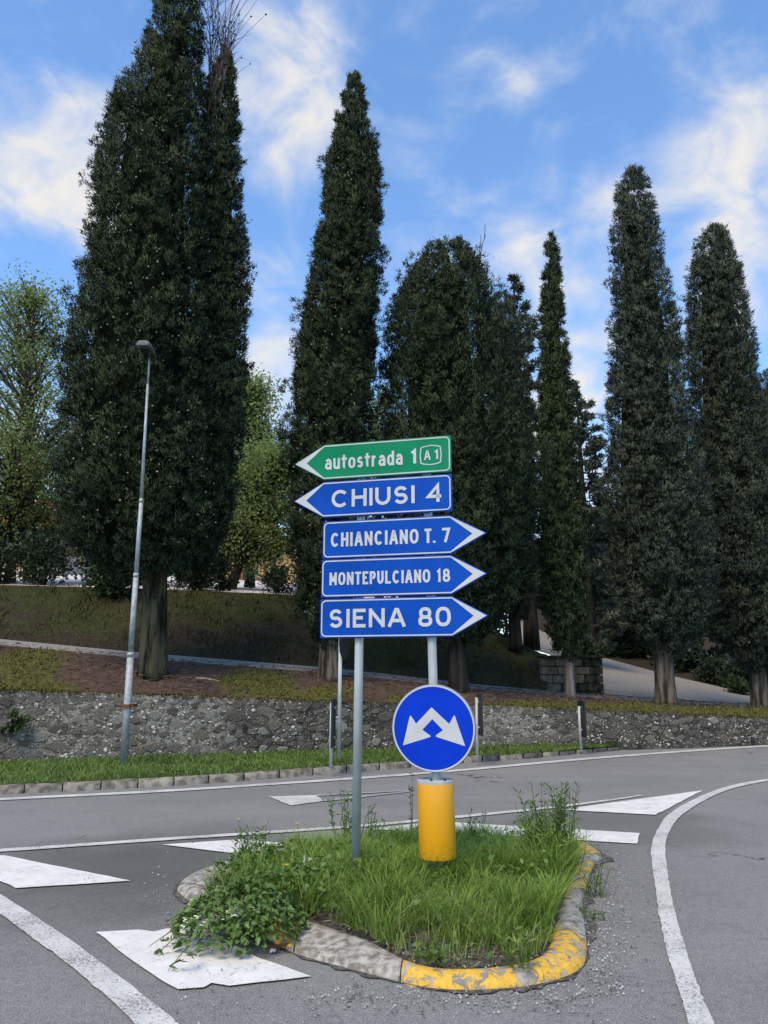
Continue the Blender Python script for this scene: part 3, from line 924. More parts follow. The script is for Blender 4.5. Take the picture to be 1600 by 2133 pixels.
while len(pts) < 3000:
    px = random.uniform(-60, 1680); t_ = random.uniform(0.05, 0.97)
    dens = float(smooth_noise(np.array([px / 90.]), np.array([t_ * 3]), 31, 2)[0])
    if random.random() > dens * 1.4 - 0.2: continue
    pts.append(wall_point(px, t_, 0.012)); rad.append(min(0.040, 0.006 + random.expovariate(1 / 0.0065)))
fl = bumps('pale_flecks', pts, rad, 'wall_fleck', wroot); fl['kind'] = 'stuff'
# weep holes: near-black boxes, the dark inside the opening put into the colour
for (px, py, w, h) in ((510, 1518, 0.07, 0.13), (1332, 1560, 0.07, 0.09), (1566, 1542, 0.08, 0.12)):
    tb = wall_base(px)[2]; tt_ = wall_top(px)[2]
    z = at(px, py, wall_base(px)[1])[2]
    p = wall_point(px, min(max(z / tt_, 0.02), .98))
    mb = MB()
    yaw = wall_yaw(px)
    mb.box((p[0], p[1] + 0.0, max(z, h / 2)), (w, 0.06, h), yaw)
    mb.build('weep_hole', 'black_panel', wroot)

# --- lower bank
loft('lower_bank', lambda p: bank_pt(p, 0.0), lambda p: bank_pt(p, 1.0), 14, 'bank_cover', bumps=0.05, tint=moss_amount, seed=5, sag=lambda t: 0.06 * math.sin(math.pi * t))
# --- gravel path
loft('gravel_path', path_front, path_back, 3, 'gravel', bumps=0.02, seed=8)
# --- upper bank
UPX = np.arange(-600, 1141, 12.0)
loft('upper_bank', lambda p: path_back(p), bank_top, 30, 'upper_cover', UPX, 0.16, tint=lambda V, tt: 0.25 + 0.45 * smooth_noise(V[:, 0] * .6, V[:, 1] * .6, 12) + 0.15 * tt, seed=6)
# --- yard on top of the bank
def yard_mid(px):
    return np.array(at(px, interp(UB, px, 1) - 27, 44.0))
def yard_back(px):
    b = yard_mid(px); return np.array((b[0] * 1.9, 84.0, b[2] + 1.0))
loft('yard', bank_top, yard_mid, 12, 'yard_gravel', np.arange(-600, 1000, 24.0), 0.03, seed=3)
loft('field_behind', yard_mid, yard_back, 6, 'field', np.arange(-600, 1000, 24.0), 0.03, seed=4)
# --- drive climbing behind the bank
DN = [(1080, 1345, 30), (1140, 1362, 28), (1200, 1385, 26), (1258, 1446, 20.8), (1400, 1456, 21.8), (1600, 1468, 23.8), (1900, 1476, 27), (2300, 1482, 30)]
DF = [(1080, 1285, 47), (1140, 1322, 44), (1200, 1348, 41), (1258, 1370, 38), (1400, 1408, 34), (1600, 1453, 30), (1900, 1462, 34), (2300, 1470, 38)]
loft('gravel_drive', lambda p: np.array(at(p, interp(DN, p, 1), interp(DN, p, 2))), lambda p: np.array(at(p, interp(DF, p, 1), interp(DF, p, 2))), 10, 'gravel_drive', np.arange(1080, 2301, 12.0), 0.04, seed=2)
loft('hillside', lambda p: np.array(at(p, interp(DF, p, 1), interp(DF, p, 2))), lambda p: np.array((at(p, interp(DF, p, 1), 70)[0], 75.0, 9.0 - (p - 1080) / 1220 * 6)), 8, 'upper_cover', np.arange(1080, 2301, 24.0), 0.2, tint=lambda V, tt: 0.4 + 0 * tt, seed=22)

# --- block wall end at the drive
bw = empty('block_wall', at(1190, 1446, 20.4), 'short mossy stone block wall end beside the gravel drive', 'wall')
c_bl = np.array(at(1128, 1436, 20.3)); c_br = np.array(at(1256, 1447, 20.9))
topz = at(1190, 1371, 20.6)[2]; botz = at(1190, 1446, 20.6)[2] - 0.15
ang = math.atan2(c_br[1] - c_bl[1], c_br[0] - c_bl[0])
Lw = math.hypot(c_br[0] - c_bl[0], c_br[1] - c_bl[1])
mb = MB(); mid = (c_bl + c_br) / 2
mb.box((mid[0] - math.sin(ang) * 0.35, mid[1] + math.cos(ang) * 0.35, (topz + botz) / 2 - 0.03), (Lw - 0.04, 0.6, topz - botz - 0.05), ang)
mb.build('wall_core', 'block_dark', bw)
course = (topz - botz) / 5
for r in range(5):
    u = -random.uniform(0, .2)
    while u < Lw - 0.02:
        w = random.uniform(0.24, 0.5); a = max(u, 0); b = min(u + w, Lw)
        if Lw - b < 0.1: b = Lw
        if b - a > 0.05:
            mb = MB(); um = (a + b) / 2
            pz = botz + course * (r + .5)
            mb.box((c_bl[0] + math.cos(ang) * um, c_bl[1] + math.sin(ang) * um + random.uniform(-.02, .012), pz), (b - a - 0.018, 0.16, course - 0.016), ang)
            pale = (um / Lw) < 0.30 + 0.14 * r + random.uniform(-.15, .15)
            mb.build('stone_block', 'block_pale' if pale and r > 0 else 'block_dark', bw, bevel=0.018)
        u = b
for k in range(4):
    mb = MB(); um = Lw * (k + .5) / 4
    mb.box((c_bl[0] + math.cos(ang) * um, c_bl[1] + math.sin(ang) * um + 0.05, topz + 0.03), (Lw / 4 - 0.02, 0.5, 0.07), ang)
    mb.build('coping_stone', 'block_dark', bw, bevel=0.02)

# ================================================================== FOLIAGE BUILDERS
def crown_from_profile(name, prof, Y, parent, mat, n_plume, per_plume, kper, ks=1.0, core=True, core_top=0.86, spill=0.05, plume_s=(0.20, 0.36), up=1.0, depth=1.0, sq=0.84, rough_edge=0.06, seed=0):
    """dense foliage from many small sprays gathered in upswept plumes, filling an outline of revolution."""
    rows = sorted([(at((a + b) / 2, py, Y)[2], (at(a, py, Y)[0] + at(b, py, Y)[0]) / 2, (at(b, py, Y)[0] - at(a, py, Y)[0]) / 2) for py, a, b in prof])
    Z = np.array([r[0] for r in rows]); C = np.array([r[1] for r in rows]); R = np.array([r[2] for r in rows])
    zz = np.linspace(Z[0], Z[-1], 400); rr = np.interp(zz, Z, R); cdf = np.cumsum(rr + 0.06); cdf /= cdf[-1]
    zc = np.interp(RNG.random(n_plume), cdf, zz)
    front = RNG.random(n_plume) < 0.74
    th = np.where(front, -math.pi / 2 + RNG.uniform(-1.85, 1.85, n_plume), math.pi / 2 + RNG.uniform(-1.3, 1.3, n_plume))
    r0 = np.interp(zc, Z, R); c0 = np.interp(zc, Z, C)
    s = RNG.uniform(*plume_s, n_plume) * np.clip(0.62 + 0.22 * r0, 0.5, 1.10) * np.clip(r0 / 0.45, 0.42, 1.0)
    rs = np.maximum(r0 - s * 0.9, r0 * 0.15) * np.where(RNG.random(n_plume) < .12, RNG.uniform(1.0, 1.0 + spill * 2.2, n_plume), RNG.uniform(0.84, 1.0, n_plume))
    out = np.stack([np.cos(th), np.sin(th), np.zeros(n_plume)], 1)
    PC = np.stack([c0 + np.cos(th) * rs, Y + np.sin(th) * rs * depth, zc], 1)
    ptint = RNG.random(n_plume)
    ax = unit(out * RNG.uniform(.25, .6, (n_plume, 1)) + np.array([0, 0, up]) + RNG.normal(size=(n_plume, 3)) * .14)      # each plume sweeps up and out
    # sprays sit on the skin of a flame shaped plume
    idx = np.repeat(np.arange(n_plume), per_plume); n = len(idx)
    h = RNG.random(n) ** .8; a = RNG.uniform(0, 2 * math.pi, n)
    e1 = unit(np.cross(ax, np.array([0.3, 0.2, 0.1]))); e2 = np.cross(ax, e1)
    d = e1[idx] * np.cos(a)[:, None] + e2[idx] * np.sin(a)[:, None]
    wd = np.sin(np.pi * np.clip(h * .86 + .10, 0, 1)) ** .8
    P = PC[idx] + ax[idx] * ((h - .4) * 3.0 * s[idx])[:, None] + d * (wd * s[idx] * RNG.uniform(.7, 1.0, n))[:, None]
    P[:, 2] = np.minimum(P[:, 2], Z[-1] + 0.05)
    A = unit(d * .8 + ax[idx] * .8 + RNG.normal(size=(n, 3)) * .2)
    stint = np.clip(0.75 * ptint[idx] * (.35 + .65 * h) + 0.30 * RNG.random(n), 0, 1)
    j = np.repeat(np.arange(n), kper); m = len(j)
    D = unit(A[j] + np.array([0, 0, .35]) + RNG.normal(size=(m, 3)) * .5)
    B = P[j] + RNG.normal(size=(m, 3)) * .030 * ks
    N = unit(d[j] * .75 + ax[idx][j] * (h[j] * .9 - .1)[:, None] + RNG.normal(size=(m, 3)) * .38)
    V, F, T = slivers(B, D, RNG.uniform(0.045, 0.100, m) * ks, RNG.uniform(0.013, 0.025, m) * ks, np.clip(stint[j] + RNG.normal(size=m) * 0.09, 0, 1), N)
    o = np_obj(name, V, F, mat, parent, T, smooth=True)
    o.data.normals_split_custom_set_from_vertices(np.repeat(N, 3, axis=0).tolist())
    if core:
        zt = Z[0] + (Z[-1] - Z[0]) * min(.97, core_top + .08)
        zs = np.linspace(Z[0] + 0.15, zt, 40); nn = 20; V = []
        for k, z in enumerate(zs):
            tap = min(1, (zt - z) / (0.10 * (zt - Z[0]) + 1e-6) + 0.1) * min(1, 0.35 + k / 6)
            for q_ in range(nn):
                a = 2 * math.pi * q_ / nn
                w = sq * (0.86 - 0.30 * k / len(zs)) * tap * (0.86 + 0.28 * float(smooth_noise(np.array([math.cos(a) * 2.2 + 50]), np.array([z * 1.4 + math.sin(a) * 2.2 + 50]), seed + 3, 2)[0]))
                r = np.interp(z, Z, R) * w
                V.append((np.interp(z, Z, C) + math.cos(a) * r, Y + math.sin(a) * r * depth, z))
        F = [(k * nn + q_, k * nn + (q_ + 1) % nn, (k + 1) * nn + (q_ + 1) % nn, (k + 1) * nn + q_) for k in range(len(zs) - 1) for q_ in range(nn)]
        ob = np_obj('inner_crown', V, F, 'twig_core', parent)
    return (Z, C, R)

def trunk(parent, base, top, r0, r1, mat, flare=1.25, n=18, seed=0, name='trunk'):
    mb = MB(); K = 14
    base = Vector(base); top = Vector(top)
    pts = [base.lerp(top, k / (K - 1)) for k in range(K)]
    rad = []
    for k in range(K):
        f = k / (K - 1)
        rad.append((r0 + (r1 - r0) * f) * (1 + (flare - 1) * math.exp(-f * 9)))
    rs = random.Random(seed)
    ph = [rs.uniform(0, 6.28) for _ in range(4)]
    def flute(th, k):
        return 1 + 0.10 * math.sin(5 * th + ph[0] + 0.05 * k) + 0.07 * math.sin(9 * th + ph[1]) + 0.04 * math.sin(3 * th + ph[2] + .1 * k)
    mb.tube(pts, rad, n, True, flute)
    return mb.build(name, mat, parent, smooth=True)

def small_balls(name, pts, r, mat, parent):
    V = []; F = []
    o8 = [(1, 0, 0), (-1, 0, 0), (0, 1, 0), (0, -1, 0), (0, 0, 1), (0, 0, -1)]
    f8 = [(0, 2, 4), (2, 1, 4), (1, 3, 4), (3, 0, 4), (2, 0, 5), (1, 2, 5), (3, 1, 5), (0, 3, 5)]
    for p in pts:
        i = len(V); q = r * random.uniform(0.7, 1.15)
        V += [(p[0] + a * q, p[1] + b * q, p[2] + c * q) for a, b, c in o8]
        F += [tuple(i + k for k in f) for f in f8]
    return np_obj(name, V, F, mat, parent)

def cones_on(parent, ZCR, Y, n, zlo=0.05, zhi=0.9):
    Z, C, R = ZCR; pts = []
    for _ in range(n):
        z = Z[0] + (Z[-1] - Z[0]) * random.uniform(zlo, zhi); th = -math.pi / 2 + random.uniform(-1.7, 1.7)
        r = np.interp(z, Z, R) * random.uniform(0.93, 1.05)
        pts.append((np.interp(z, Z, C) + math.cos(th) * r, Y + math.sin(th) * r, z))
    o = small_balls('cones', pts, 0.023, 'cone_brown', parent); o['kind'] = 'stuff'

def bare_branches(name, parent, stems, mat, sub=5, r=0.02, seed=0, tipballs=0):
    """stems: list of (p0, p1); each gets side twigs."""
    rs = random.Random(seed); mb = MB(); tips = []
    for p0, p1 in stems:
        p0 = Vector(p0); p1 = Vector(p1); L = (p1 - p0).length
        pts = [p0.lerp(p1, k / 5) + Vector((rs.gauss(0, .02), rs.gauss(0, .02), 0)) * L * (0 < k < 5) for k in range(6)]
        mb.tube(pts, [r * (1 - 0.75 * k / 5) for k in range(6)], 5, False)
        for _ in range(sub):
            f = rs.uniform(0.2, 0.95); a = p0.lerp(p1, f)
            dirv = ((p1 - p0).normalized() + Vector((rs.gauss(0, .35), rs.gauss(0, .35), rs.uniform(-.1, .3)))).normalized()
            l = L * rs.uniform(0.12, 0.32)
            b = a + dirv * l; c = b + (dirv + Vector((rs.gauss(0, .4), rs.gauss(0, .4), rs.uniform(-.3, .3)))).normalized() * l * .5
            mb.tube([a, b, c], [r * .45, r * .3, r * .18], 4, False); tips.append(tuple(c))
    o = mb.build(name, mat, parent)
    if tipballs:
        q = small_balls('dry_cones', rs.sample(tips, min(tipballs, len(tips))), 0.03, 'bark_dark', parent); q['kind'] = 'stuff'
    return o

# ================================================================== CYPRESSES
def cypress(label, profs, base_px, trunk_w, trunk_top, Y, mat, bark, plumes, per=13, kper=9, ks=1.0, cones=0, group='tall cypresses along the bank', r_top=None, plume_s=(0.20, 0.36), up=1.0, core_top=0.86, flare=1.25, name='cypress_tree', core=True, spill=0.10):
    b = np.array(at(*base_px, Y)); b[2] -= 0.12
    root = empty(name, b, label, 'tree', group)
    top = np.array(at(*trunk_top, Y)); w = trunk_w / FPX * Y / 2 / 0.98
    trunk(root, b, (top[0], top[1], top[2]), w, (r_top or 0.8) * w, bark, flare, seed=int(base_px[0]))
    res = None
    for k, (prof, dy, frac) in enumerate(profs):
        zc = crown_from_profile('crown', prof, Y + dy, root, mat, int(plumes * frac * 2.6), int(per * .62), int(kper * 1.95), ks * (1.0 if ks <= 1.1 else .84), core, core_top, plume_s=(plume_s[0] * .62, plume_s[1] * .68), up=up, seed=int(base_px[0]) + k, spill=spill)
        if cones and k == 0: cones_on(root, zc, Y + dy, cones)
    return root

p1 = on_bank(320, 1408)
T1 = cypress('massive dark cypress with two crowns and a bare dead top, leftmost in the row',
    [([(-260, 372, 384), (-150, 352, 402), (-60, 340, 422), (0, 334, 430), (60, 316, 426), (110, 300, 424), (170, 284, 424), (230, 240, 424), (300, 218, 426), (370, 200, 430), (450, 196, 432), (520, 192, 436), (600, 176, 440), (700, 154, 440), (800, 138, 442), (900, 128, 444), (1000, 122, 452), (1060, 122, 452), (1110, 132, 446), (1150, 158, 436), (1185, 215, 410), (1215, 280, 380)], 0.0, 0.68),
     ([(112, 462, 480), (150, 448, 488), (200, 430, 494), (280, 418, 498), (350, 412, 502), (430, 404, 506), (520, 398, 516), (600, 394, 517), (700, 388, 516), (800, 384, 512), (900, 382, 508), (1000, 386, 500), (1060, 384, 486), (1110, 384, 470), (1150, 388, 452), (1185, 396, 430)], 0.55, 0.32)],
    (318, 1408), 54, (326, 1080), p1[1], 'cypress_leaf', 'bark_green', 1000, 17, 9, cones=460, core_top=0.70)
st = []
for k in range(15):
    x0 = random.uniform(425, 462); f = random.random()
    st.append((at(x0, random.uniform(230, 380), p1[1] + 0.3), at(x0 + 8 + f * 34, random.uniform(-60, 120), p1[1] + random.uniform(0, .6))))
bare_branches('dead_branches', T1, st, 'dead_wood', 9, 0.018, 3, 60)
st = [(at(365 + random.uniform(-12, 14), random.uniform(300, 340), p1[1] - .5), at(355 + random.uniform(-14, 20), random.uniform(190, 250), p1[1] - .4)) for k in range(8)]
bare_branches('dead_branches', T1, st, 'dead_wood', 3, 0.016, 5)

p2 = on_bank(685, 1414)
T2 = cypress('tall ragged cypress rising behind the green arrow sign',
    [([(158, 733, 747), (185, 722, 753), (220, 712, 760), (260, 706, 768), (300, 690, 774), (350, 682, 788), (400, 676, 790), (430, 672, 793), (480, 662, 793), (520, 652, 791), (560, 648, 789), (620, 640, 788), (680, 628, 786), (740, 617, 782), (800, 610, 778), (860, 608, 776), (920, 606, 774), (1000, 602, 772), (1100, 602, 768), (1180, 608, 756), (1240, 620, 740), (1290, 636, 724), (1330, 655, 712), (1360, 668, 704)], 0.0, 1.0)],
    (685, 1414), 40, (690, 1200), p2[1], 'cypress_leaf', 'bark', 640, 17, 9, cones=360, core_top=0.88, plume_s=(0.16, 0.30), spill=0.20)

p3 = on_bank(955, 1440)
T3 = cypress('broad bushy cypress with a blunt top behind the blue arrow signs',
    [([(516, 915, 958), (540, 884, 984), (575, 852, 1004), (620, 834, 1020), (680, 806, 1032), (750, 796, 1044), (820, 794, 1050), (880, 790, 1085), (950, 786, 1108), (1020, 786, 1118), (1100, 792, 1116), (1180, 812, 1100), (1250, 850, 1070), (1300, 890, 1040), (1335, 925, 1000)], 0.0, 1.0)],
    (955, 1440), 36, (945, 1150), p3[1], 'cypress_leaf', 'bark_dark', 560, 15, 9, ks=1.1, core_top=0.9, plume_s=(0.24, 0.42), spill=.2)
st = [(at(985 + random.uniform(-8, 8), 575, p3[1]), at(x, y, p3[1])) for x, y in ((1012, 490), (975, 508), (990, 515), (1000, 540))]
bare_branches('dead_branches', T3, st, 'dead_wood', 5, 0.024, 8, 5)

Y3b = 21.5
T3b = cypress('darker rounded cypress just right of the broad one, its trunk on the upper bank',
    [([(612, 1034, 1056), (640, 1014, 1070), (690, 1002, 1088), (760, 996, 1100), (850, 1000, 1108), (950, 994, 1118), (1050, 994, 1122), (1150, 1000, 1122), (1220, 1010, 1116), (1265, 1030, 1104), (1290, 1050, 1095)], 0.0, 1.0)],
    (1075, 1345), 26, (1068, 1200), Y3b, 'cypress_leaf_grey', 'bark_dark', 300, 13, 8, ks=1.25, core_top=0.9, plume_s=(0.24, 0.42))

p4 = on_bank(1188, 1455)
T4 = cypress('slimmest cypress, pencil thin with a pale trunk in front of the block wall',
    [([(488, 1142, 1150), (510, 1137, 1159), (560, 1133, 1166), (640, 1130, 1173), (720, 1127, 1180), (800, 1125, 1187), (880, 1124, 1194), (960, 1123, 1201), (1040, 1123, 1207), (1120, 1124, 1213), (1200, 1125, 1219), (1270, 1128, 1224), (1320, 1138, 1222), (1352, 1156, 1210), (1375, 1174, 1198)], 0.0, 1.0)],
    (1188, 1455), 19, (1180, 1250), p4[1], 'cypress_leaf_fresh', 'bark_pale', 330, 12, 9, ks=1.1, core_top=0.95, plume_s=(0.16, 0.28))

p5 = on_bank(1388, 1467)
T5 = cypress('tall cypress with a stepped right side, split pale and dark trunk on the gravel edge',
    [([(357, 1314, 1334), (380, 1292, 1348), (420, 1284, 1356), (480, 1275, 1370), (560, 1273, 1378), (600, 1273, 1392), (650, 1276, 1404), (700, 1274, 1412), (780, 1270, 1424), (850, 1264, 1432), (920, 1265, 1442), (1000, 1262, 1460), (1100, 1264, 1474), (1200, 1276, 1478), (1280, 1296, 1470), (1330, 1320, 1452), (1368, 1355, 1420)], 0.0, 1.0)],
    (1388, 1467), 37, (1375, 1250), p5[1], 'cypress_leaf_grey', 'bark', 560, 14, 8, ks=1.3, core_top=0.86, plume_s=(0.22, 0.40))

p6 = on_bank(1585, 1474)
T6 = cypress('broad round topped cypress at the right end of the row',
    [([(476, 1482, 1502), (495, 1462, 1514), (530, 1448, 1524), (580, 1438, 1542), (640, 1434, 1554), (720, 1436, 1567), (800, 1438, 1578), (900, 1442, 1594), (1000, 1446, 1610), (1100, 1456, 1625), (1200, 1468, 1640), (1300, 1482, 1650), (1350, 1504, 1648), (1400, 1545, 1625)], 0.0, 1.0)],
    (1585, 1474), 32, (1570, 1300), p6[1], 'cypress_leaf_grey', 'bark', 560, 14, 8, ks=1.45, core_top=0.9, plume_s=(0.24, 0.42))
T7 = cypress('cypress half hidden behind the right end tree, cut by the photo edge',
    [([(772, 1590, 1612), (810, 1572, 1630), (900, 1560, 1650), (1000, 1556, 1668), (1150, 1560, 1690), (1300, 1575, 1700), (1400, 1600, 1690)], 0.0, 1.0)],
    (1650, 1466), 30, (1640, 1350), 27.0, 'cypress_leaf_grey', 'bark_dark', 220, 12, 8, ks=1.7, core_top=0.9, plume_s=(0.26, 0.45))

# ================================================================== OTHER TREES
def conifer(label, prof, Y, base_px, mat, nb=90, ks=1.6, seed=0, per=60, cat='tree', group='conifers behind the cypresses', bark='bark_dark', name='conifer_tree'):
    """spreading conifer: tiers of arching branches carrying short sprays."""
    rs = random.Random(seed)
    rows = sorted([(at((a + b) / 2, py, Y)[2], (at(a, py, Y)[0] + at(b, py, Y)[0]) / 2, (at(b, py, Y)[0] - at(a, py, Y)[0]) / 2) for py, a, b in prof])
    Z = np.array([r[0] for r in rows]); C = np.array([r[1] for r in rows]); R = np.array([r[2] for r in rows])
    b = np.array(at(*base_px, Y)); b[2] -= 0.1
    root = empty(name, b, label, cat, group)
    trunk(root, b, (C[-1], Y, Z[-1]), 0.16 + 0.01 * Y * .3, 0.02, bark, 1.2, 10, seed)
    mb = MB(); Ps = []; Ds = []
    for k in range(nb):
        z = Z[0] + (Z[-1] - Z[0]) * (k + rs.random()) / nb; th = rs.uniform(0, 2 * math.pi)
        r = np.interp(z, Z, R) * rs.uniform(0.55, 1.08)
        c = np.interp(z, Z, C)
        dz = r * rs.uniform(-0.05, 0.45)
        p0 = Vector((c, Y, z - dz * .5)); p1 = p0 + Vector((math.cos(th) * r, math.sin(th) * r, dz)); pm = p0.lerp(p1, .55) + Vector((0, 0, -0.10 * r))
        mb.tube([p0, pm, p1], [0.035, 0.022, 0.008], 4, False)
        m = int(per * (0.4 + 0.6 * r / max(R)))
        f = np.array([rs.uniform(0.25, 1.0) for _ in range(m)])
        P = np.array([(p0 * ((1 - q) ** 2) + pm * (2 * q * (1 - q)) + p1 * q * q) for q in f])
        Ps.append(P + RNG.normal(size=(m, 3)) * np.array([.10, .10, .055]) * (0.4 + 0.5 * min(r, 2)))
        Ds.append(unit(np.array([math.cos(th), math.sin(th), 0.35])[None] + RNG.normal(size=(m, 3)) * .55))
    mb.build('branches', bark, root)
    P = np.vstack(Ps); D = np.vstack(Ds); n = len(P)
    j = np.repeat(np.arange(n), 4); m = len(j)
    V, F, T = kites(P[j] + RNG.normal(size=(m, 3)) * .04, unit(D[j] + RNG.normal(size=(m, 3)) * .5), RNG.uniform(.10, .2, m) * ks, RNG.uniform(.03, .06, m) * ks, np.clip(RNG.random(n)[j] * .7 + RNG.random(m) * .3, 0, 1))
    np_obj('crown', V, F, mat, root, T)
    return root

conifer('feathery pale conifer with twin spiky tops left of the slim cypress', [(575, 1066, 1074), (620, 1055, 1100), (680, 1045, 1122), (760, 1040, 1130), (860, 1045, 1138), (960, 1040, 1145), (1100, 1040, 1150), (1230, 1050, 1140)], 27, (1110, 1348), 'conifer_leaf', 80, 1.15, 4, 75)
conifer('open conifer with sparse drooping boughs between the slim and stepped cypresses', [(795, 1196, 1204), (850, 1185, 1235), (930, 1180, 1262), (1010, 1175, 1278), (1100, 1170, 1290), (1200, 1168, 1300), (1300, 1168, 1310), (1360, 1180, 1300)], 31, (1232, 1372), 'conifer_leaf', 85, 1.35, 5, 70)
conifer('dark bushy conifer standing low behind the open sparse one', [(1040, 1215, 1270), (1120, 1195, 1300), (1220, 1185, 1310), (1320, 1190, 1310), (1375, 1200, 1300)], 39, (1250, 1372), 'dark_shrub_leaf', 80, 2.6, 9, 90)
conifer('dark conifer low in the shade beyond the gravel drive', [(960, 1330, 1350), (1080, 1290, 1400), (1200, 1260, 1430), (1320, 1250, 1450), (1395, 1260, 1440)], 40, (1345, 1412), 'dark_shrub_leaf', 70, 2.6, 6, 70)
conifer('dark conifer filling the gap between the last two cypresses', [(900, 1440, 1456), (1050, 1400, 1500), (1200, 1380, 1520), (1350, 1370, 1530), (1425, 1380, 1520)], 38, (1450, 1436), 'dark_shrub_leaf', 70, 2.6, 7, 70)

def broadleaf(label, prof, Y, base_px, mat, limbs=60, leaves=9000, size=0.09, seed=0, group='leafy trees behind the bank', fill=0.9, bark='bark_dark', r0=0.16, clump=0.30):
    limbs = int(limbs * 1.5); clump = clump * .62; rs = random.Random(seed)
    rows = sorted([(at((a + b) / 2, py, Y)[2], (at(a, py, Y)[0] + at(b, py, Y)[0]) / 2, (at(b, py, Y)[0] - at(a, py, Y)[0]) / 2) for py, a, b in prof])
    Z = np.array([r[0] for r in rows]); C = np.array([r[1] for r in rows]); R = np.array([r[2] for r in rows])
    b = np.array(at(*base_px, Y)); b[2] -= 0.1
    root = empty('broadleaf_tree', b, label, 'tree', group)
    topz = Z[0] + (Z[-1] - Z[0]) * .85
    trunk(root, b, (np.interp(topz, Z, C), Y, topz), r0, 0.025, bark, 1.3, 10, seed)
    mb = MB(); ends = []
    for k in range(limbs):
        z = Z[0] + (Z[-1] - Z[0]) * (1 - rs.random() ** 1.0); th = rs.uniform(0, 2 * math.pi); r = np.interp(z, Z, R) * math.sqrt(rs.random()) * fill
        z = min(z, Z[-1] - .35); e = Vector((np.interp(z, Z, C) + math.cos(th) * r, Y + math.sin(th) * r, z))
        zs = max(b[2] + 1.0, z - r * rs.uniform(0.8, 1.4) - .3); zs = min(zs, topz - .1)
        f = (zs - b[2]) / (topz - b[2]); s = Vector((b[0] + (np.interp(topz, Z, C) - b[0]) * f, Y, zs))
        m_ = s.lerp(e, .5) + Vector((rs.gauss(0, .12), rs.gauss(0, .12), rs.uniform(-.1, .2)))
        mb.tube([s, m_, e], [r0 * .34, r0 * .22, r0 * .07], 5, False)
        ends.append(np.array(e))
        for _ in range(4):
            a = m_.lerp(e, rs.random()); q = a + Vector((rs.gauss(0, .4), rs.gauss(0, .4), min(rs.gauss(0.1, .35), Z[-1] - a.z)))
            mb.tube([a, q], [r0 * .08, r0 * .03], 4, False); ends.append(np.array(q))
    mb.build('branches', bark, root)
    E = np.array(ends); idx = RNG.integers(0, len(E), leaves)
    P = E[idx] + np.clip(RNG.normal(size=(leaves, 3)), -1.9, 1.9) * clump
    D = unit(RNG.normal(size=(leaves, 3)) + np.array([0, 0, -.3]))
    V, F, T = kites(P, D, RNG.uniform(.7, 1.3, leaves) * size, RNG.uniform(.5, .9, leaves) * size, np.clip(.6 * RNG.random(len(E))[idx] + .4 * RNG.random(leaves), 0, 1))
    np_obj('crown', V, F, mat, root, T)
    return root

broadleaf('airy yellow green tree with sky showing through, left of the massive cypress', [(592, 40, 95), (612, 5, 125), (650, -25, 150), (720, -70, 168), (800, -90, 176), (880, -80, 172), (950, -60, 165), (1010, -40, 150)], 25, (60, 1225), 'tree_leaf', 120, 15500, .10, 11, bark='bark')
broadleaf('small yellowing tree under the airy one at the left edge', [(915, -60, 120), (980, -90, 170), (1050, -100, 185), (1120, -90, 180), (1170, -60, 150)], 23, (20, 1222), 'tree_leaf_yellow', 80, 9500, .10, 12)
broadleaf('light green tree with loose leafy twigs between the two big cypresses', [(795, 515, 535), (840, 500, 560), (900, 480, 582), (960, 460, 590), (1010, 450, 600)], 27, (520, 1222), 'tree_leaf', 100, 8500, .11, 13, clump=.34)
broadleaf('low spreading olive green tree over the yard gap', [(935, 570, 640), (985, 480, 640), (1040, 455, 650), (1100, 450, 650), (1140, 470, 640), (1158, 500, 620)], 24, (475, 1234), 'tree_leaf', 120, 20000, .095, 14)
broadleaf('yellow green tree glimpsed between ragged and broad cypress', [(810, 770, 800), (870, 755, 815), (960, 740, 830), (1080, 740, 830), (1200, 750, 830)], 30, (790, 1262), 'tree_leaf_yellow', 40, 4200, .12, 15)

broadleaf('dark evergreen tree standing behind the massive cypress, left of its trunk', [(1000, 150, 330), (1080, 120, 370), (1150, 120, 380), (1210, 150, 350)], 24.5, (230, 1224), 'dark_shrub_leaf', 70, 11000, .12, 31)
broadleaf('dark evergreen tree standing behind the massive cypress, right of its trunk', [(1030, 380, 470), (1090, 360, 500), (1150, 360, 500), (1205, 370, 480)], 24.5, (425, 1228), 'dark_shrub_leaf', 60, 8000, .12, 32)
def shrub(label, c, rad, mat, n, size, seed=0, group='dark shrubs along the bank top', name='shrub', cat='shrub', ground=None):
    c = np.array(c); root = empty(name, (c[0], c[1], ground if ground is not None else c[2] - rad[2]), label, cat, group)
    rs = random.Random(seed); K = max(10, n // 110)
    d = unit(RNG.normal(size=(K, 3))); cc = c + d * RNG.uniform(.25, .95, (K, 1)) * np.array(rad)
    idx = RNG.integers(0, K, n)
    P = cc[idx] + RNG.normal(size=(n, 3)) * min(rad) * .22
    P[:, 2] = np.maximum(P[:, 2], root.location.z + .02)
    D = unit(unit(P - c) + RNG.normal(size=(n, 3)) * .8 + np.array([0, 0, .2]))
    V, F, T = kites(P, D, RNG.uniform(.7, 1.3, n) * size, RNG.uniform(.4, .7, n) * size, np.clip(.5 * RNG.random(K)[idx] + .5 * RNG.random(n), 0, 1))
    np_obj('foliage', V, F, mat, root, T)
    mb = MB()
    for k in range(min(14, K)):
        mb.tube([tuple(root.location), tuple(np.array(root.location) * .5 + cc[k] * .5 + np.array((0, 0, .05))), tuple(cc[k])], [.03, .02, .008], 4, False)
    mb.build('stems', 'bark_dark', root)
    return root
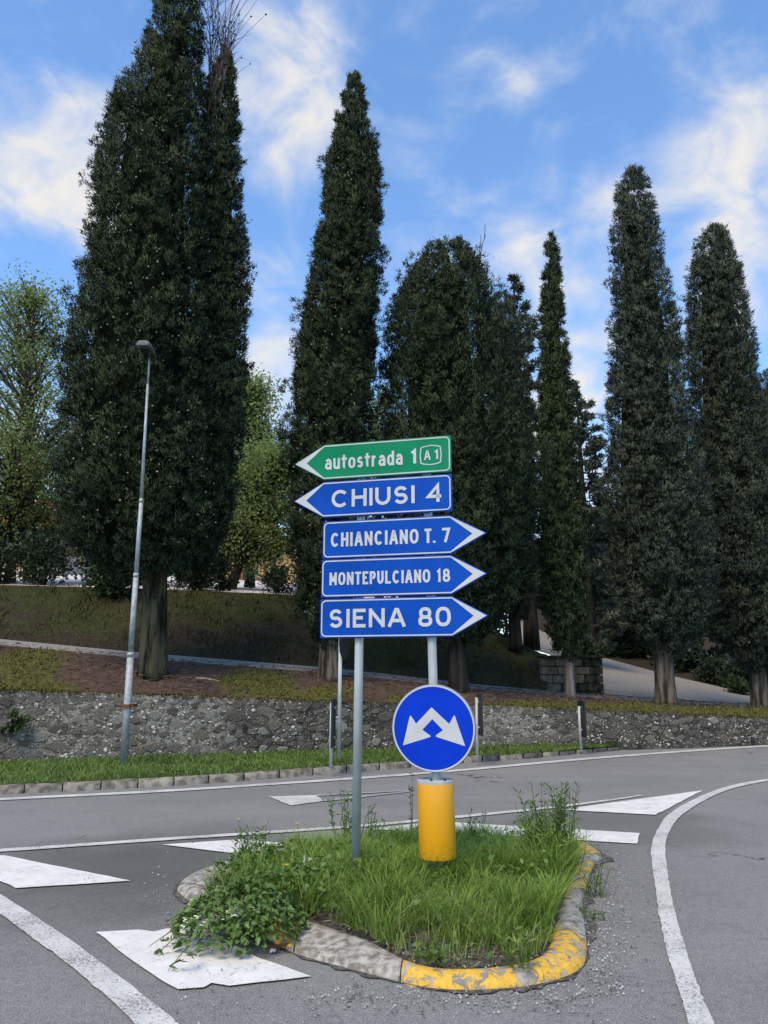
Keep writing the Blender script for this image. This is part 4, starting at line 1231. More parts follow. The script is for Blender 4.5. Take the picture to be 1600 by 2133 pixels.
def shrub_at(label, px, py, Y, rpx, rpy, mat, n, size, seed=0, **k):
    c = at(px, py, Y); sx = rpx / FPX * Y; sz = rpy / FPX * Y
    return shrub(label, c, (sx, min(sx, 1.4), sz), mat, n, size, seed, **k)

shrub_at('dark laurel shrub at the far left end of the bank top', -20, 1170, 21.5, 70, 58, 'dark_shrub_leaf', 2600, .12, 1)
shrub_at('dark evergreen shrub on the bank top behind the left trees', 95, 1168, 21.6, 70, 56, 'dark_shrub_leaf', 2600, .12, 2)
shrub_at('dark green shrub spilling down the bank left of the lamp post', 235, 1196, 20.3, 62, 52, 'shrub_leaf', 2600, .11, 3)
shrub_at('black green shrub tucked behind the massive trunk, right side', 405, 1180, 21.8, 56, 54, 'dark_shrub_leaf', 2400, .12, 4)
shrub_at('dark shrub left of the pinkish gravel gap', 462, 1190, 22.4, 26, 42, 'dark_shrub_leaf', 1200, .11, 5)
shrub_at('small glossy shrub right of the gravel gap', 578, 1208, 22.6, 38, 36, 'dark_shrub_leaf', 1500, .11, 6)
shrub_at('dark shrub hidden low behind the ragged cypress', 660, 1200, 23.5, 60, 60, 'dark_shrub_leaf', 1800, .13, 7)
shrub_at('tall dark shrub behind the stacked signs', 850, 1200, 24.5, 90, 90, 'dark_shrub_leaf', 2600, .15, 8)
shrub_at('dark thicket shrub on the bank behind the lowest sign', 1000, 1240, 25, 70, 70, 'dark_shrub_leaf', 2200, .15, 9)
shrub_at('low green shrub topping the block wall', 1215, 1355, 21.6, 46, 20, 'shrub_leaf', 1100, .11, 10)
for k, (px, py, Y, rx, ry, lab) in enumerate([(1265, 1310, 44, 60, 62, 'dark hedge shrub at the head of the drive'), (1340, 1350, 40, 60, 52, 'dark hedge shrub behind the stepped cypress trunk'),
        (1420, 1385, 36, 55, 42, 'dark hedge shrub right of the split trunk'), (1490, 1408, 33.5, 50, 40, 'dark hedge shrub below the broad end cypress'), (1550, 1425, 32, 50, 38, 'dark hedge shrub left of the last trunk'),
        (1640, 1430, 31, 60, 36, 'dark hedge shrub cut by the right photo edge'), (1180, 1250, 47, 60, 60, 'dark hedge shrub seen behind the slim cypress')]):
    shrub_at(lab, px, py, Y, rx, ry, 'dark_shrub_leaf', 2400, .0058 * Y, 20 + k, group='dark hedge shrubs along the drive')
shrub_at('young light green shrub beside the drive under the last cypresses', 1535, 1432, 29, 24, 20, 'shrub_leaf', 900, .14, 40, group='dark hedge shrubs along the drive')

# distant woodland closing the view behind everything
def far_wood():
    n = 26000
    x = RNG.uniform(-48, 62, n); y = 62 + RNG.uniform(0, 12, n)
    hmax = 10 + 6 * smooth_noise(x * .18, y * .1, 5)
    z = 4.0 + RNG.random(n) ** .7 * hmax * 0.62
    V, F, T = kites(np.stack([x, y, z], 1), unit(RNG.normal(size=(n, 3))), RNG.uniform(.5, 1.1, n), RNG.uniform(.3, .7, n), RNG.random(n))
    tag(np_obj('far_woods', V, F, 'dark_shrub_leaf', None, T), 'dark woodland closing the view behind the trees', 'woods', kind='stuff')
far_wood()

# ================================================================== BUILDINGS BEHIND THE TREES
h1 = at(70, 1210, 40)
bl = empty('house', (h1[0], 40, h1[2]), 'cream house with red roof mostly hidden by the left trees', 'house')
def bbox_part(name, mat, parent, px0, px1, py0, py1, Y, d):
    a = at(px0, py1, Y); b = at(px1, py0, Y)
    mb = MB(); mb.box(((a[0] + b[0]) / 2, Y + d / 2, (a[2] + b[2]) / 2), (b[0] - a[0], d, b[2] - a[2]))
    return mb.build(name, mat, parent)
bbox_part('wall', 'cream_wall', bl, -160, 135, 1085, 1222, 40, 6)
rf = MB()
a = at(-175, 1088, 39.4); b = at(150, 1088, 39.4); ridge = at(0, 1045, 43)
rf.poly([(a[0], 39.4, a[2]), (b[0], 39.4, b[2]), (b[0] - .6, 43, ridge[2]), (a[0] + .6, 43, ridge[2])])
rf.poly([(a[0], 46.6, a[2]), (b[0], 46.6, b[2]), (b[0] - .6, 43, ridge[2]), (a[0] + .6, 43, ridge[2])])
rf.poly([(a[0], 39.4, a[2] - .12), (b[0], 39.4, b[2] - .12), (b[0], 46.6, b[2] - .12), (a[0], 46.6, a[2] - .12)])
rf.poly([(b[0], 39.4, a[2]), (b[0], 46.6, a[2]), (b[0] - .6, 43, ridge[2])]); rf.poly([(a[0], 39.4, a[2]), (a[0], 46.6, a[2]), (a[0] + .6, 43, ridge[2])])
rf.build('roof', 'roof_red', bl)
aw = MB(); q0 = at(64, 1108, 39.3); q1 = at(106, 1108, 39.3); q2 = at(85, 1090, 39.9)
aw.poly([(q0[0], 38.6, q0[2] - .35), (q1[0], 38.6, q1[2] - .35), (q1[0], 39.98, q2[2]), (q0[0], 39.98, q2[2])]); aw.poly([(q0[0], 38.6, q0[2] - .40), (q1[0], 38.6, q1[2] - .40), (q1[0], 39.98, q2[2] - .05), (q0[0], 39.98, q2[2] - .05)])
aw.build('awning', 'roof_red', bl)
w_ = bbox_part('window', 'shutter_grey', bl, -60, -30, 1110, 1165, 39.96, .1)
bbox_part('pane', 'dark_glass', w_, -56, -34, 1114, 1161, 39.93, .05)

h2 = at(520, 1200, 42)
b2 = empty('garage', (h2[0], 42, h2[2]), 'low ochre building with a dark doorway glimpsed across the gravel yard', 'building')
bbox_part('wall', 'ochre_wall', b2, 440, 620, 1130, 1216, 42, 5)
bbox_part('plinth', 'brick_red', b2, 482, 506, 1188, 1212, 41.9, .3)
bbox_part('doorway', 'dark_glass', b2, 506, 524, 1171, 1212, 41.94, .1)
bbox_part('door', 'shutter_grey', b2, 524, 536, 1171, 1212, 41.9, .12)
rb = MB(); a = at(430, 1131, 41.6); b = at(630, 1131, 41.6)
rb.box(((a[0] + b[0]) / 2, 44.4, a[2] + .12), (b[0] - a[0], 5.8, .25)); rb.build('roof', 'roof_red', b2)

# ================================================================== STREET LAMP
LY = 11.95
lb = np.array(at(258, 1590, LY))
lamp = empty('street_lamp', lb, 'tall tapered grey street lamp leaning in front of the massive cypress', 'street lamp')
def lp(px, py): return at(px, py, LY)
secs = [((258, 1592), (272, 1363), 9.0, 7.4), ((272, 1363), (283.5, 1198), 6.4, 5.9), ((283.5, 1198), (294.5, 1043), 5.2, 4.8), ((294.5, 1043), (308, 800), 4.2, 2.9), ((308, 800), (312, 742), 2.6, 2.3)]
u = LY / FPX
for a, b, r0, r1 in secs:
    mb = MB(); mb.tube([lp(*a), lp(*b)], [r0 * u * .9, r1 * u * .9], 16, True)
    mb.build('pole_section', 'galvanised_old', lamp, smooth=True)
for (x, y, r) in ((272, 1363, 7.8), (283.5, 1198, 6.2), (294.5, 1043, 5.0)):
    mb = MB(); mb.tube([lp(x, y + 4), lp(x, y - 4)], [r * u, r * u * .86], 16, True); mb.build('pole_joint', 'galvanised_old', lamp, smooth=True)
mb = MB(); mb.tube([lp(264.5, 1475), lp(265, 1467)], [10 * u, 10 * u], 16, True); br = mb.build('bracket', 'rust', lamp)
mb = MB(); q = lp(265, 1471); mb.box((q[0], q[1] + .22, q[2]), (.05, .45, .05)); mb.box((q[0] + .085, q[1] - .01, q[2]), (.03, .03, .04)); mb.build('wall_bracket', 'rust', lamp)
# luminaire: flattened shell reaching away over the bank
hd = np.array(lp(314, 744))
mb = MB(); prof = [(-.09, .05, .03), (-.05, .085, .06), (.12, .105, .085), (.33, .115, .10), (.43, .11, .095), (.47, .085, .06)]
n = 14
for (d, w, h) in prof:
    for j in range(n):
        th = math.pi * j / (n - 1)
        mb.v.append((hd[0] + math.copysign(abs(math.cos(th)) ** .6, math.cos(th)) * w, hd[1] - d, hd[2] + math.sin(th) ** .7 * h + .01))
for k in range(len(prof) - 1):
    for j in range(n - 1):
        a = k * n + j; mb.f.append((a, a + 1, a + n + 1, a + n))
    mb.f.append((k * n, k * n + n, k * n + 2 * n - 1, k * n + n - 1))
mb.f.append(tuple(range(n))); mb.f.append(tuple(range((len(prof) - 1) * n, len(prof) * n)))
hs = mb.build('lamp_head', 'lamp_grey', lamp, smooth=True)
mb = MB(); mb.box((hd[0], hd[1] - .20, hd[2] - .004), (.17, .40, .04)); mb.build('lamp_glass', 'lamp_glass', hs, bevel=.02)

# ================================================================== SMALL POSTS ON THE VERGE (seen from behind / edge on)
def delineator(label, base_px, top_px, panel_px, Y, yaw):
    b = np.array(at(*base_px, Y)); tp = np.array(at(*top_px, Y))
    r = empty('curve_marker', b, label, 'road marker', 'black edge on markers along the verge')
    mb = MB(); mb.tube([tuple(b - np.array((0, 0, .05))), tuple(tp)], .024, 12); mb.build('post', 'galvanised', r, smooth=True)
    x, y0, y1 = panel_px
    c0 = np.array(at(x, y0, Y)); c1 = np.array(at(x, y1, Y))
    ax = Vector((math.sin(yaw), math.cos(yaw), 0))
    c = (c0 + c1) / 2
    mb = MB(); hgt = c0[2] - c1[2]
    mb.box(tuple(c), (.03, .42, hgt), -yaw); mb.build('marker_panel', 'black_panel', r, bevel=.004)
    for f in (.2, .82):
        z = c1[2] + hgt * f
        mb = MB(); mb.box(((b[0] + c[0]) / 2, Y, z), (.09, .035, .03)); mb.build('clamp', 'galvanised', r)
    return r
delineator('black marker on a short grey post nearest the two sign posts, left of them', (689, 1592), (691, 1464), (694.5, 1456, 1556), 11.55, math.radians(2.2))
delineator('black marker on a grey post just right of the round sign', (994, 1578), (993, 1453), (999.5, 1446, 1532), 12.9, math.radians(-2.5))
delineator('black marker on a grey post standing where the verge ends by the wall', (1210, 1556), (1206, 1471), (1212.5, 1460, 1535), 14.7, math.radians(-2.5))

bs = empty('traffic_sign', at(706, 1574, 12.4), 'round traffic sign turned edge on, on a thin post behind the left sign post', 'traffic sign')
b = np.array(at(706, 1574, 12.4)); tp = np.array(at(710, 1290, 12.4))
mb = MB(); mb.tube([tuple(b - np.array((0, 0, .05))), tuple(tp)], .03, 12); mb.build('post', 'galvanised', bs, smooth=True)
c = np.array(at(718, 1334, 12.36)); mb = MB()
yaw = math.radians(78); nrm = Vector((math.sin(yaw), -math.cos(yaw), 0)); sx = Vector((math.cos(yaw), math.sin(yaw), 0))
ring = [(math.cos(2 * math.pi * k / 32) * .3, math.sin(2 * math.pi * k / 32) * .3) for k in range(32)]
mb.prism(ring, -.012, .012, lambda u_, v_, d: tuple(Vector(c) + sx * u_ + Vector((0, 0, v_)) + nrm * d)); mb.build('sign_disc', 'black_panel', bs)
for z in (-.15, .16):
    mb = MB(); mb.box((b[0] + (tp[0] - b[0]) * .85 + .03, 12.38, c[2] + z), (.10, .05, .035)); mb.build('clamp', 'galvanised', bs)

# ================================================================== MAIN SIGN ASSEMBLY
YAW = -math.radians(14.5)             # right end nearer
SO = Vector((0.36, 5.19, 0))
ux = Vector((math.cos(YAW), math.sin(YAW), 0)); nf = Vector((math.sin(YAW), -math.cos(YAW), 0))   # nf points to the viewer
def fr(u_, v_, d=0.0):
    return tuple(SO + ux * u_ + Vector((0, 0, v_)) + nf * d)
def post(label, pb, pt, extra=None):
    r = empty('sign_post', pb, label, 'post', 'galvanised posts carrying the direction signs')
    mb = MB(); mb.tube([pb, pt], .030, 20); mb.build('pole', 'galvanised', r, smooth=True)
    mb = MB(); mb.tube([pt, (pt[0], pt[1], pt[2] + .012)], .0315, 20); mb.build('pole_cap', 'black_panel', r)
    return r
lbp = fr(-.578, .08, -.055); ltp = fr(-.551, 3.02, -.055)
rbp = fr(-.022, .08, -.055); rtp = fr(-.078, 3.02, -.055)
postL = post('left of the two grey sign posts, bare down to the weeds', lbp, ltp)
postR = post('right grey sign post, passing behind the round sign and the yellow bollard', rbp, rtp)

def arc(cx, cy, rx, ry, a0, a1, n=9):
    return [(cx + rx * math.cos(math.radians(a0 + (a1 - a0) * k / n)), cy + ry * math.sin(math.radians(a0 + (a1 - a0) * k / n))) for k in range(n + 1)]
def oval(cx, cy, rx, ry):
    """closed road-sign O: straight sides, round ends (superellipse)."""
    out = []
    for k in range(33):
        t = 2 * math.pi * k / 32; c, q = math.cos(t), math.sin(t)
        out.append((cx + rx * math.copysign(abs(c) ** .82, c), cy + ry * math.copysign(abs(q) ** .82, q)))
    return out
# centre lines of the road alphabet: glyph -> (width, strokes); capital height 1, x height 0.74; strokes run on the inked centre line
S_ = arc(.5, .735, .40, .265, 22, 250, 14)[:-1] + [(.52, .505)] + arc(.5, .265, .42, .265, 78, -160, 14)
GLYPHS = {
    'C': (1.0, [arc(.5, .5, .48, .5, 42, 318, 20)]), 'H': (.80, [[(.0, 0), (.0, 1)], [(1, 0), (1, 1)], [(0, .52), (1, .52)]]), 'I': (.0, [[(0, 0), (0, 1)]]),
    'U': (.80, [[(0, 1), (0, .40)] + arc(.5, .40, .5, .40, 180, 360, 12) + [(1, 1)]]), 'S': (.80, [S_]),
    '4': (.86, [[(.74, 0), (.74, 1), (.0, .27), (1.0, .27)]]), 'A': (.95, [[(0, 0), (.44, 1), (.56, 1), (1, 0)], [(.15, .30), (.85, .30)]]),
    'N': (.86, [[(0, 0), (0, 1)], [(0, 1), (1, 0)], [(1, 0), (1, 1)]]), 'O': (.98, [oval(.5, .5, .5, .5)]), 'T': (.74, [[(0, 1), (1, 1)], [(.5, 1), (.5, 0)]]),
    '.': (.0, [[(0, 0), (0, .06)]]), '7': (.72, [[(0, 1), (1, 1), (.36, 0)]]), 'M': (1.0, [[(0, 0), (0, 1)], [(0, 1), (.5, .22)], [(.5, .22), (1, 1)], [(1, 1), (1, 0)]]),
    'E': (.66, [[(1, 1), (0, 1), (0, 0), (1, 0)], [(0, .52), (.88, .52)]]), 'P': (.72, [[(0, 0), (0, 1), (.5, 1)] + arc(.55, .74, .45, .26, 90, -90, 10) + [(0, .48)]]),
    'L': (.64, [[(0, 1), (0, 0), (1, 0)]]), '1': (.30, [[(1, 0), (1, 1), (0, .80)]]), '8': (.76, [oval(.5, .745, .42, .255), oval(.5, .245, .5, .245)]), '0': (.84, [oval(.5, .5, .5, .5)]),
    'a': (.62, [arc(.5, .46, .44, .28, 155, 20, 8) + [(1, .40), (1, 0)], [(1, .42)] + arc(.44, .21, .44, .21, 78, 282, 12) + [(1, .12)]]),
    'u': (.62, [[(0, .74), (0, .26)] + arc(.46, .26, .46, .26, 180, 330, 9) + [(1, .20)], [(1, .74), (1, 0)]]), 't': (.42, [[(.42, .98), (.42, .2)] + arc(.80, .2, .38, .2, 180, 275, 6), [(0, .74), (1, .74)]]),
    'o': (.66, [oval(.5, .37, .5, .37)]), 's': (.54, [arc(.5, .55, .42, .19, 25, 250, 12)[:-1] + [(.52, .375)] + arc(.5, .19, .46, .19, 78, -155, 12)]),
    'r': (.40, [[(0, 0), (0, .74)], [(0, .48)] + arc(.75, .44, .72, .28, 165, 75, 7)]), 'd': (.64, [[(1, 0), (1, 1.02)], [(1, .56)] + arc(.5, .37, .5, .37, 50, 310, 16) + [(1, .17)]]),
}
def ribbon(mb, pts, w, place, d):
    """one stroke as a mitred flat band in metres."""
    P = [Vector((p[0], p[1])) for p in pts]; P = [P[0]] + [b for a, b in zip(P, P[1:]) if (b - a).length > 1e-5]; n = len(P); closed = (P[0] - P[-1]).length < 1e-6
    if closed: P = P[:-1]; n -= 1
    L = []
    for i in range(n):
        a = P[(i - 1) % n] if closed or i > 0 else None; c = P[(i + 1) % n] if closed or i < n - 1 else None
        d1 = (P[i] - a).normalized() if a is not None else None; d2 = (c - P[i]).normalized() if c is not None else None
        if d1 is None: d1 = d2
        if d2 is None: d2 = d1
        t = (d1 + d2)
        t = t.normalized() if t.length > 1e-4 else d1
        nrm = Vector((-t.y, t.x)); k = 1 / max(.45, nrm.dot(Vector((-d1.y, d1.x))))
        L.append((P[i] + nrm * w * .5 * k, P[i] - nrm * w * .5 * k))
    i0 = len(mb.v)
    for a, b in L:
        mb.v += [place(a.x, a.y, d), place(b.x, b.y, d)]
    for i in range(n if closed else n - 1):
        j = (i + 1) % n; mb.f.append((i0 + 2 * i, i0 + 2 * i + 1, i0 + 2 * j + 1, i0 + 2 * j))
def lettering(parent, s_, u0, u1, v0, v1, d, sw=.017, gap=.30):
    """s_ fitted into u0..u1, v0..v1 with stroke width sw (metres); gap: letter gap as a share of the height."""
    Hh = v1 - v0 - sw
    for ch in s_:
        pass
    tall = max(1.0, max(max(q[1] for st_ in GLYPHS[c][1] for q in st_) for c in s_ if c != ' '))
    Hs = Hh / tall
    words_ = [GLYPHS[c][0] for c in s_ if c != ' ']
    nat = sum(words_)
    gp = gap * Hs
    k = ((u1 - u0) - sw * len(words_) - gp * (len(words_) - 1)) / max(nat, 1e-6)
    if nat < 1e-6: k = 0
    x = u0 + sw / 2; mb = MB(); q = 0
    for c in s_:
        wdt, strokes = GLYPHS[c]
        for st_ in strokes:
            pts = [(x + px_ * wdt * k, v0 + sw / 2 + py_ * Hs) for px_, py_ in st_]
            # square off straight stroke ends to the full letter height
            if math.dist(pts[0], pts[-1]) > 1e-6:
                for e, m_ in ((0, 1), (-1, -2)):
                    a = Vector(pts[e]); b_ = Vector(pts[m_])
                    if (abs(a.x - b_.x) < 1e-6 or abs(a.y - b_.y) < 1e-6) and st_[e][1] in (0, 1, .74, .98, 1.02): a = a + (a - b_).normalized() * sw / 2
                    elif len(st_) == 4 and c == 'A' or c == '7' and e == -1: a = a + (a - b_).normalized() * sw * .5
                    pts[e] = (a.x, a.y)
            ribbon(mb, pts, sw, fr, d + .00012 * (q % 5)); q += 1
        x += wdt * k + sw + gp
    return mb.build('lettering', 'sign_white', parent)
def arrow_sign(label, z0, z1, ub, us, ut, colour, words):
    """ub: square end, us: shoulder, ut: tip of the arrow."""
    zm = (z0 + z1) / 2; sgn = 1 if ut > us else -1
    root = empty('direction_sign', fr((ub + us) / 2, z0, 0), label, 'direction sign', 'stacked arrow direction signs on two posts')
    def pl(inset, tipin):
        return [(ub + sgn * inset, z0 + inset), (us, z0 + inset), (ut - sgn * tipin, zm), (us, z1 - inset), (ub + sgn * inset, z1 - inset)]
    mb = MB(); mb.prism(pl(0, 0), -.022, 0, fr); mb.build('panel', colour, root, bevel=.004)
    # border: rounded at the square end, running to the tip
    h = z1 - z0; g = .008; bw = .0085; rc = .034
    def outline(ins, tip, r):
        p = []
        for (cu_, cv, a0) in ((ub + sgn * (ins + r), z1 - ins - r, 90), (ub + sgn * (ins + r), z0 + ins + r, 180)):
            for k in range(7):
                a = math.radians(a0 + 90 * k / 6)
                p.append((cu_ + sgn * math.cos(a) * r, cv + math.sin(a) * r))
        p += [(us, z0 + ins), (tip, zm), (us, z1 - ins)]
        return p
    sl = math.hypot(ut - us, h / 2) / (h / 2)
    tip_o = ut - sgn * g * 1.6
    notch = us + sgn * (ut - us) * .62
    notch = ut - sgn * .098
    o1 = outline(g, tip_o, rc); o2 = outline(g + bw, notch, rc - bw)
    mb = MB(); n = len(o1)
    mb.v = [fr(a, b, .0018) for a, b in o1] + [fr(a, b, .0018) for a, b in o2]
    mb.f = [(k, (k + 1) % n, n + (k + 1) % n, n + k) for k in range(n)]
    mb.build('border', 'sign_white', root)
    for wd in words:
        lettering(root, wd[0], wd[1], wd[2], wd[3], wd[4], .0026, wd[5], wd[6])
    for px_ in (-.56, -.06):
        mb = MB()
        q = fr(px_, zm, -.034); mb.box(q, (.12, .025, .035), YAW); mb.build('clamp', 'galvanised', root)
    return root
s1 = arrow_sign('green arrow sign reading autostrada 1, topmost of the stack', 2.804, 3.069, .112, -.822, -1.054, 'sign_green',
    [('autostrada', -.814, -.234, 2.878, 2.985, .0175, .13), ('1', -.180, -.137, 2.880, 2.985, .0205, .2)])
# route badge A 1
oc = [(-.088, 3.000), (-.030, 3.008), (.022, 3.000), (.040, 2.992), (.046, 2.935), (.040, 2.876), (.022, 2.868), (-.030, 2.860), (-.088, 2.868), (-.106, 2.876), (-.112, 2.935), (-.106, 2.992)]
cu_, cv = -.033, 2.934
mb = MB(); n = len(oc)
mb.v = [fr(a, b, .0022) for a, b in oc] + [fr(cu_ + (a - cu_) * .90, cv + (b - cv) * .90, .0022) for a, b in oc]
mb.f = [(k, (k + 1) % n, n + (k + 1) % n, n + k) for k in range(n)]
badge = mb.build('route_badge', 'sign_white', s1)
lettering(s1, 'A', -.079, -.034, 2.900, 2.970, .0026, .012, .2)
lettering(s1, '1', -.008, .020, 2.901, 2.970, .0026, .0125, .2)
arrow_sign('blue arrow sign reading CHIUSI 4, pointing left', 2.526, 2.789, .112, -.822, -1.052, 'sign_blue',
    [('CHIUSI', -.762, -.150, 2.594, 2.722, .0235, .19), ('4', -.064, .050, 2.594, 2.725, .0235, .2)])
arrow_sign('blue arrow sign reading CHIANCIANO T. 7, upper of the three pointing right', 2.227, 2.495, -.823, .095, .345, 'sign_blue',
    [('CHIANCIANO', -.762, -.125, 2.309, 2.410, .0185, .16), ('T.', -.083, -.006, 2.308, 2.409, .0185, .12), ('7', .040, .096, 2.308, 2.409, .0185, .2)])
arrow_sign('blue arrow sign reading MONTEPULCIANO 18, middle of the three pointing right', 1.952, 2.220, -.829, .096, .341, 'sign_blue',
    [('MONTEPULCIANO', -.767, -.046, 2.037, 2.127, .0165, .14), ('18', -.005, .090, 2.037, 2.127, .0165, .2)])
arrow_sign('blue arrow sign reading SIENA 80, lowest of the stack', 1.672, 1.941, -.832, .098, .341, 'sign_blue',
    [('SIENA', -.769, -.221, 1.741, 1.869, .0235, .22), ('80', -.132, .090, 1.740, 1.870, .0235, .22)])

# round sign with two arrows
dc = (-.038, 1.084); DR = .278
rs_ = empty('round_sign', fr(dc[0], dc[1] - DR, .0), 'round blue sign with two white down arrows, above the yellow bollard', 'traffic sign')
circ = lambda r: [(dc[0] + math.cos(2 * math.pi * k / 64) * r, dc[1] + math.sin(2 * math.pi * k / 64) * r) for k in range(64)]
mb = MB(); mb.prism(circ(DR), -.020, .006, fr); mb.build('rim', 'sign_back', rs_, bevel=.003)
mb = MB(); mb.poly([fr(a, b, .0075) for a, b in circ(DR - .004)]); mb.build('face', 'disc_blue', rs_)
mb = MB(); o1 = circ(DR - .005); o2 = circ(DR - .0155); n = 64
mb.v = [fr(a, b, .0090) for a, b in o1] + [fr(a, b, .0090) for a, b in o2]; mb.f = [(k, (k + 1) % n, n + (k + 1) % n, n + k) for k in range(n)]
mb.build('border', 'sign_white', rs_)
ARW = [(993, 588), (1133, 718), (1168, 655), (1173, 650), (1179, 655), (1255, 890), (1030, 822), (1024, 815), (1030, 806), (1083, 768), (998, 682), (918, 768), (978, 810), (985, 817), (980, 824), (760, 895), (817, 661), (822, 656), (829, 661), (868, 720)]
def a2(p):
    return dc[0] + (p[0] - 1005) / 330 * (DR * .985), dc[1] - (p[1] - 752) / 350 * DR
mb = MB(); P = [fr(*a2(p), .0092) for p in ARW]
def poly2(idx): mb.f.append(tuple(idx))
mb.v = P
mb.f = [tuple(range(len(P)))]
mb.build('arrow_symbol', 'sign_white', rs_)
for dz in (-.12, .12):
    mb = MB(); mb.box(fr(dc[0], dc[1] + dz, -.035), (.11, .03, .035), YAW); mb.build('clamp', 'galvanised', rs_)

# yellow bollard around the right post
bc = fr(-.032, 0, -.055)
bz0, bz1, brad = .285, .755, .118
bol = empty('bollard', (bc[0], bc[1], bz0), 'yellow cylindrical bollard around the right sign post in the grass', 'bollard')
mb = MB()
ringp = [(math.cos(2 * math.pi * k / 48) * brad, math.sin(2 * math.pi * k / 48) * brad) for k in range(48)]
lean = -.010
for z, r_ in ((bz0, 1.0), (bz0 + .004, 1.012), (bz1 - .02, 1.012), (bz1 - .015, 1.0)):
    f = (z - bz0) / (bz1 - bz0)
    mb.v += [(bc[0] + a * r_ - .010 * f, bc[1] + b * r_, z) for a, b in ringp]
for k in range(3):
    for j in range(48):
        a = k * 48 + j; b = k * 48 + (j + 1) % 48; mb.f.append((a, b, b + 48, a + 48))
mb.f.append(tuple(range(48))[::-1])
mb.build('shell', 'bollard_yellow', bol, smooth=True)
mb = MB(); mb.tube([(bc[0] - .010, bc[1], bz1 - .02), (bc[0] - .010, bc[1], bz1 + .003)], brad * 1.005, 48); mb.build('top_cap', 'galvanised', bol, bevel=.003)
for a in (-.6, .75):
    mb = MB(); mb.tube([(bc[0] + math.sin(a) * .07, bc[1] - .075, bz1 + .003), (bc[0] + math.sin(a) * .07, bc[1] - .075, bz1 + .012)], .008, 8); mb.build('bolt', 'black_panel', bol)
mb = MB(); mb.tube([(bc[0], bc[1], bz0 - .03), (bc[0], bc[1], bz0)], brad * .55, 24); mb.build('base_ring', 'galvanised_old', bol)

# ================================================================== GRASS AND WEEDS ON THE ISLAND
def blades(name, P, H, W, lean, mat, tint, parent=None, curl=0.5):
    n = len(P); th = RNG.uniform(0, 2 * math.pi, n); out = np.stack([np.cos(th), np.sin(th), np.zeros(n)], 1)
    side = np.stack([-np.sin(th), np.cos(th), np.zeros(n)], 1)
    twist = RNG.uniform(-1, 1, n); side = unit(side * np.cos(twist)[:, None] + out * np.sin(twist)[:, None])
    H = H[:, None]; W = W[:, None]; ln = (lean * RNG.uniform(.3, 1.4, n))[:, None]
    p0 = P; p1 = P + np.array([0, 0, 1]) * H * .45 + out * H * ln * .25
    p2 = P + np.array([0, 0, 1]) * H * .82 + out * H * ln * .65; p3 = P + np.array([0, 0, 1]) * H * (1.0 - .25 * ln * curl) + out * H * ln * 1.15
    V = np.stack([p0 - side * W * .5, p0 + side * W * .5, p1 - side * W * .48, p1 + side * W * .48, p2 - side * W * .3, p2 + side * W * .3, p3], 1).reshape(-1, 3)
    b = (np.arange(n) * 7)[:, None]
    F = np.concatenate([b + np.array(q)[None] for q in ((0, 1, 3), (0, 3, 2), (2, 3, 5), (2, 5, 4), (4, 5, 6))], 0)
    return np_obj(name, V, F, mat, parent, np.repeat(tint, 7))

def px_of(P):
    d = P - np.array((0, 0, EYE))
    zc = d[:, 1] * math.cos(PITCH) + d[:, 2] * math.sin(PITCH); up = -d[:, 1] * math.sin(PITCH) + d[:, 2] * math.cos(PITCH)
    return CX + FPX * d[:, 0] / zc, CY - FPX * up / zc

mn = isl_poly.min(0); mx = isl_poly.max(0)
def island_points(n):
    P = RNG.uniform(mn, mx, (n, 2)); P = P[inside(P, isl_poly)]
    return np.column_stack([P, isl_z(P)])
P = island_points(120000)
x, y = px_of(P)
clump = smooth_noise(P[:, 0] * 5.5, P[:, 1] * 5.5, 41, 2)
big = smooth_noise(P[:, 0] * 2.0, P[:, 1] * 2.0, 43, 2)
front = np.clip((2004 - y) / 62, 0, 1)                       # bare strip of soil along the front kerb
leftw = np.clip((x - 560) / 180, 0, 1)                        # broad-leaved weeds take over on the left
dens = np.clip((clump - .25) * 2.2, 0, 1) * (0.10 + .90 * front) * (0.22 + .78 * leftw)
keep = RNG.random(len(P)) < dens * .55
P = P[keep]; x = x[keep]; y = y[keep]; clump = clump[keep]; big = big[keep]; front = front[keep]
H = RNG.uniform(.12, .27, len(P)) * (.55 + .65 * clump) * (.45 + .55 * front)
H *= np.where((x > 1100) & (y < 1860), 1.25, 1.0)
tint = np.clip(.25 + .55 * big + RNG.normal(size=len(P)) * .14, 0, .85)
dry = RNG.random(len(P)) < (.04 + .35 * (1 - front)); tint[dry] = RNG.uniform(.9, 1, dry.sum())
tag(blades('island_grass', P, H, RNG.uniform(.0028, .0062, len(P)), .95, 'grass_blade', tint), 'tall green grass growing on the traffic island', 'grass', kind='stuff')

Pd = island_points(9000); xd, yd = px_of(Pd); Pd = Pd[(yd > 1915) | (xd > 1120)][:1500]; Pd[:, 2] += .006
V, F, T = kites(Pd, unit(RNG.normal(size=(len(Pd), 3)) * np.array([1, 1, .12])), RNG.uniform(.02, .09, len(Pd)), RNG.uniform(.002, .006, len(Pd)), RNG.random(len(Pd)) * 1.0)
tag(np_obj('dry_stalks', V, F, 'straw', None, T), 'dry grass stalks lying on the bare island soil', 'dry grass', kind='stuff')
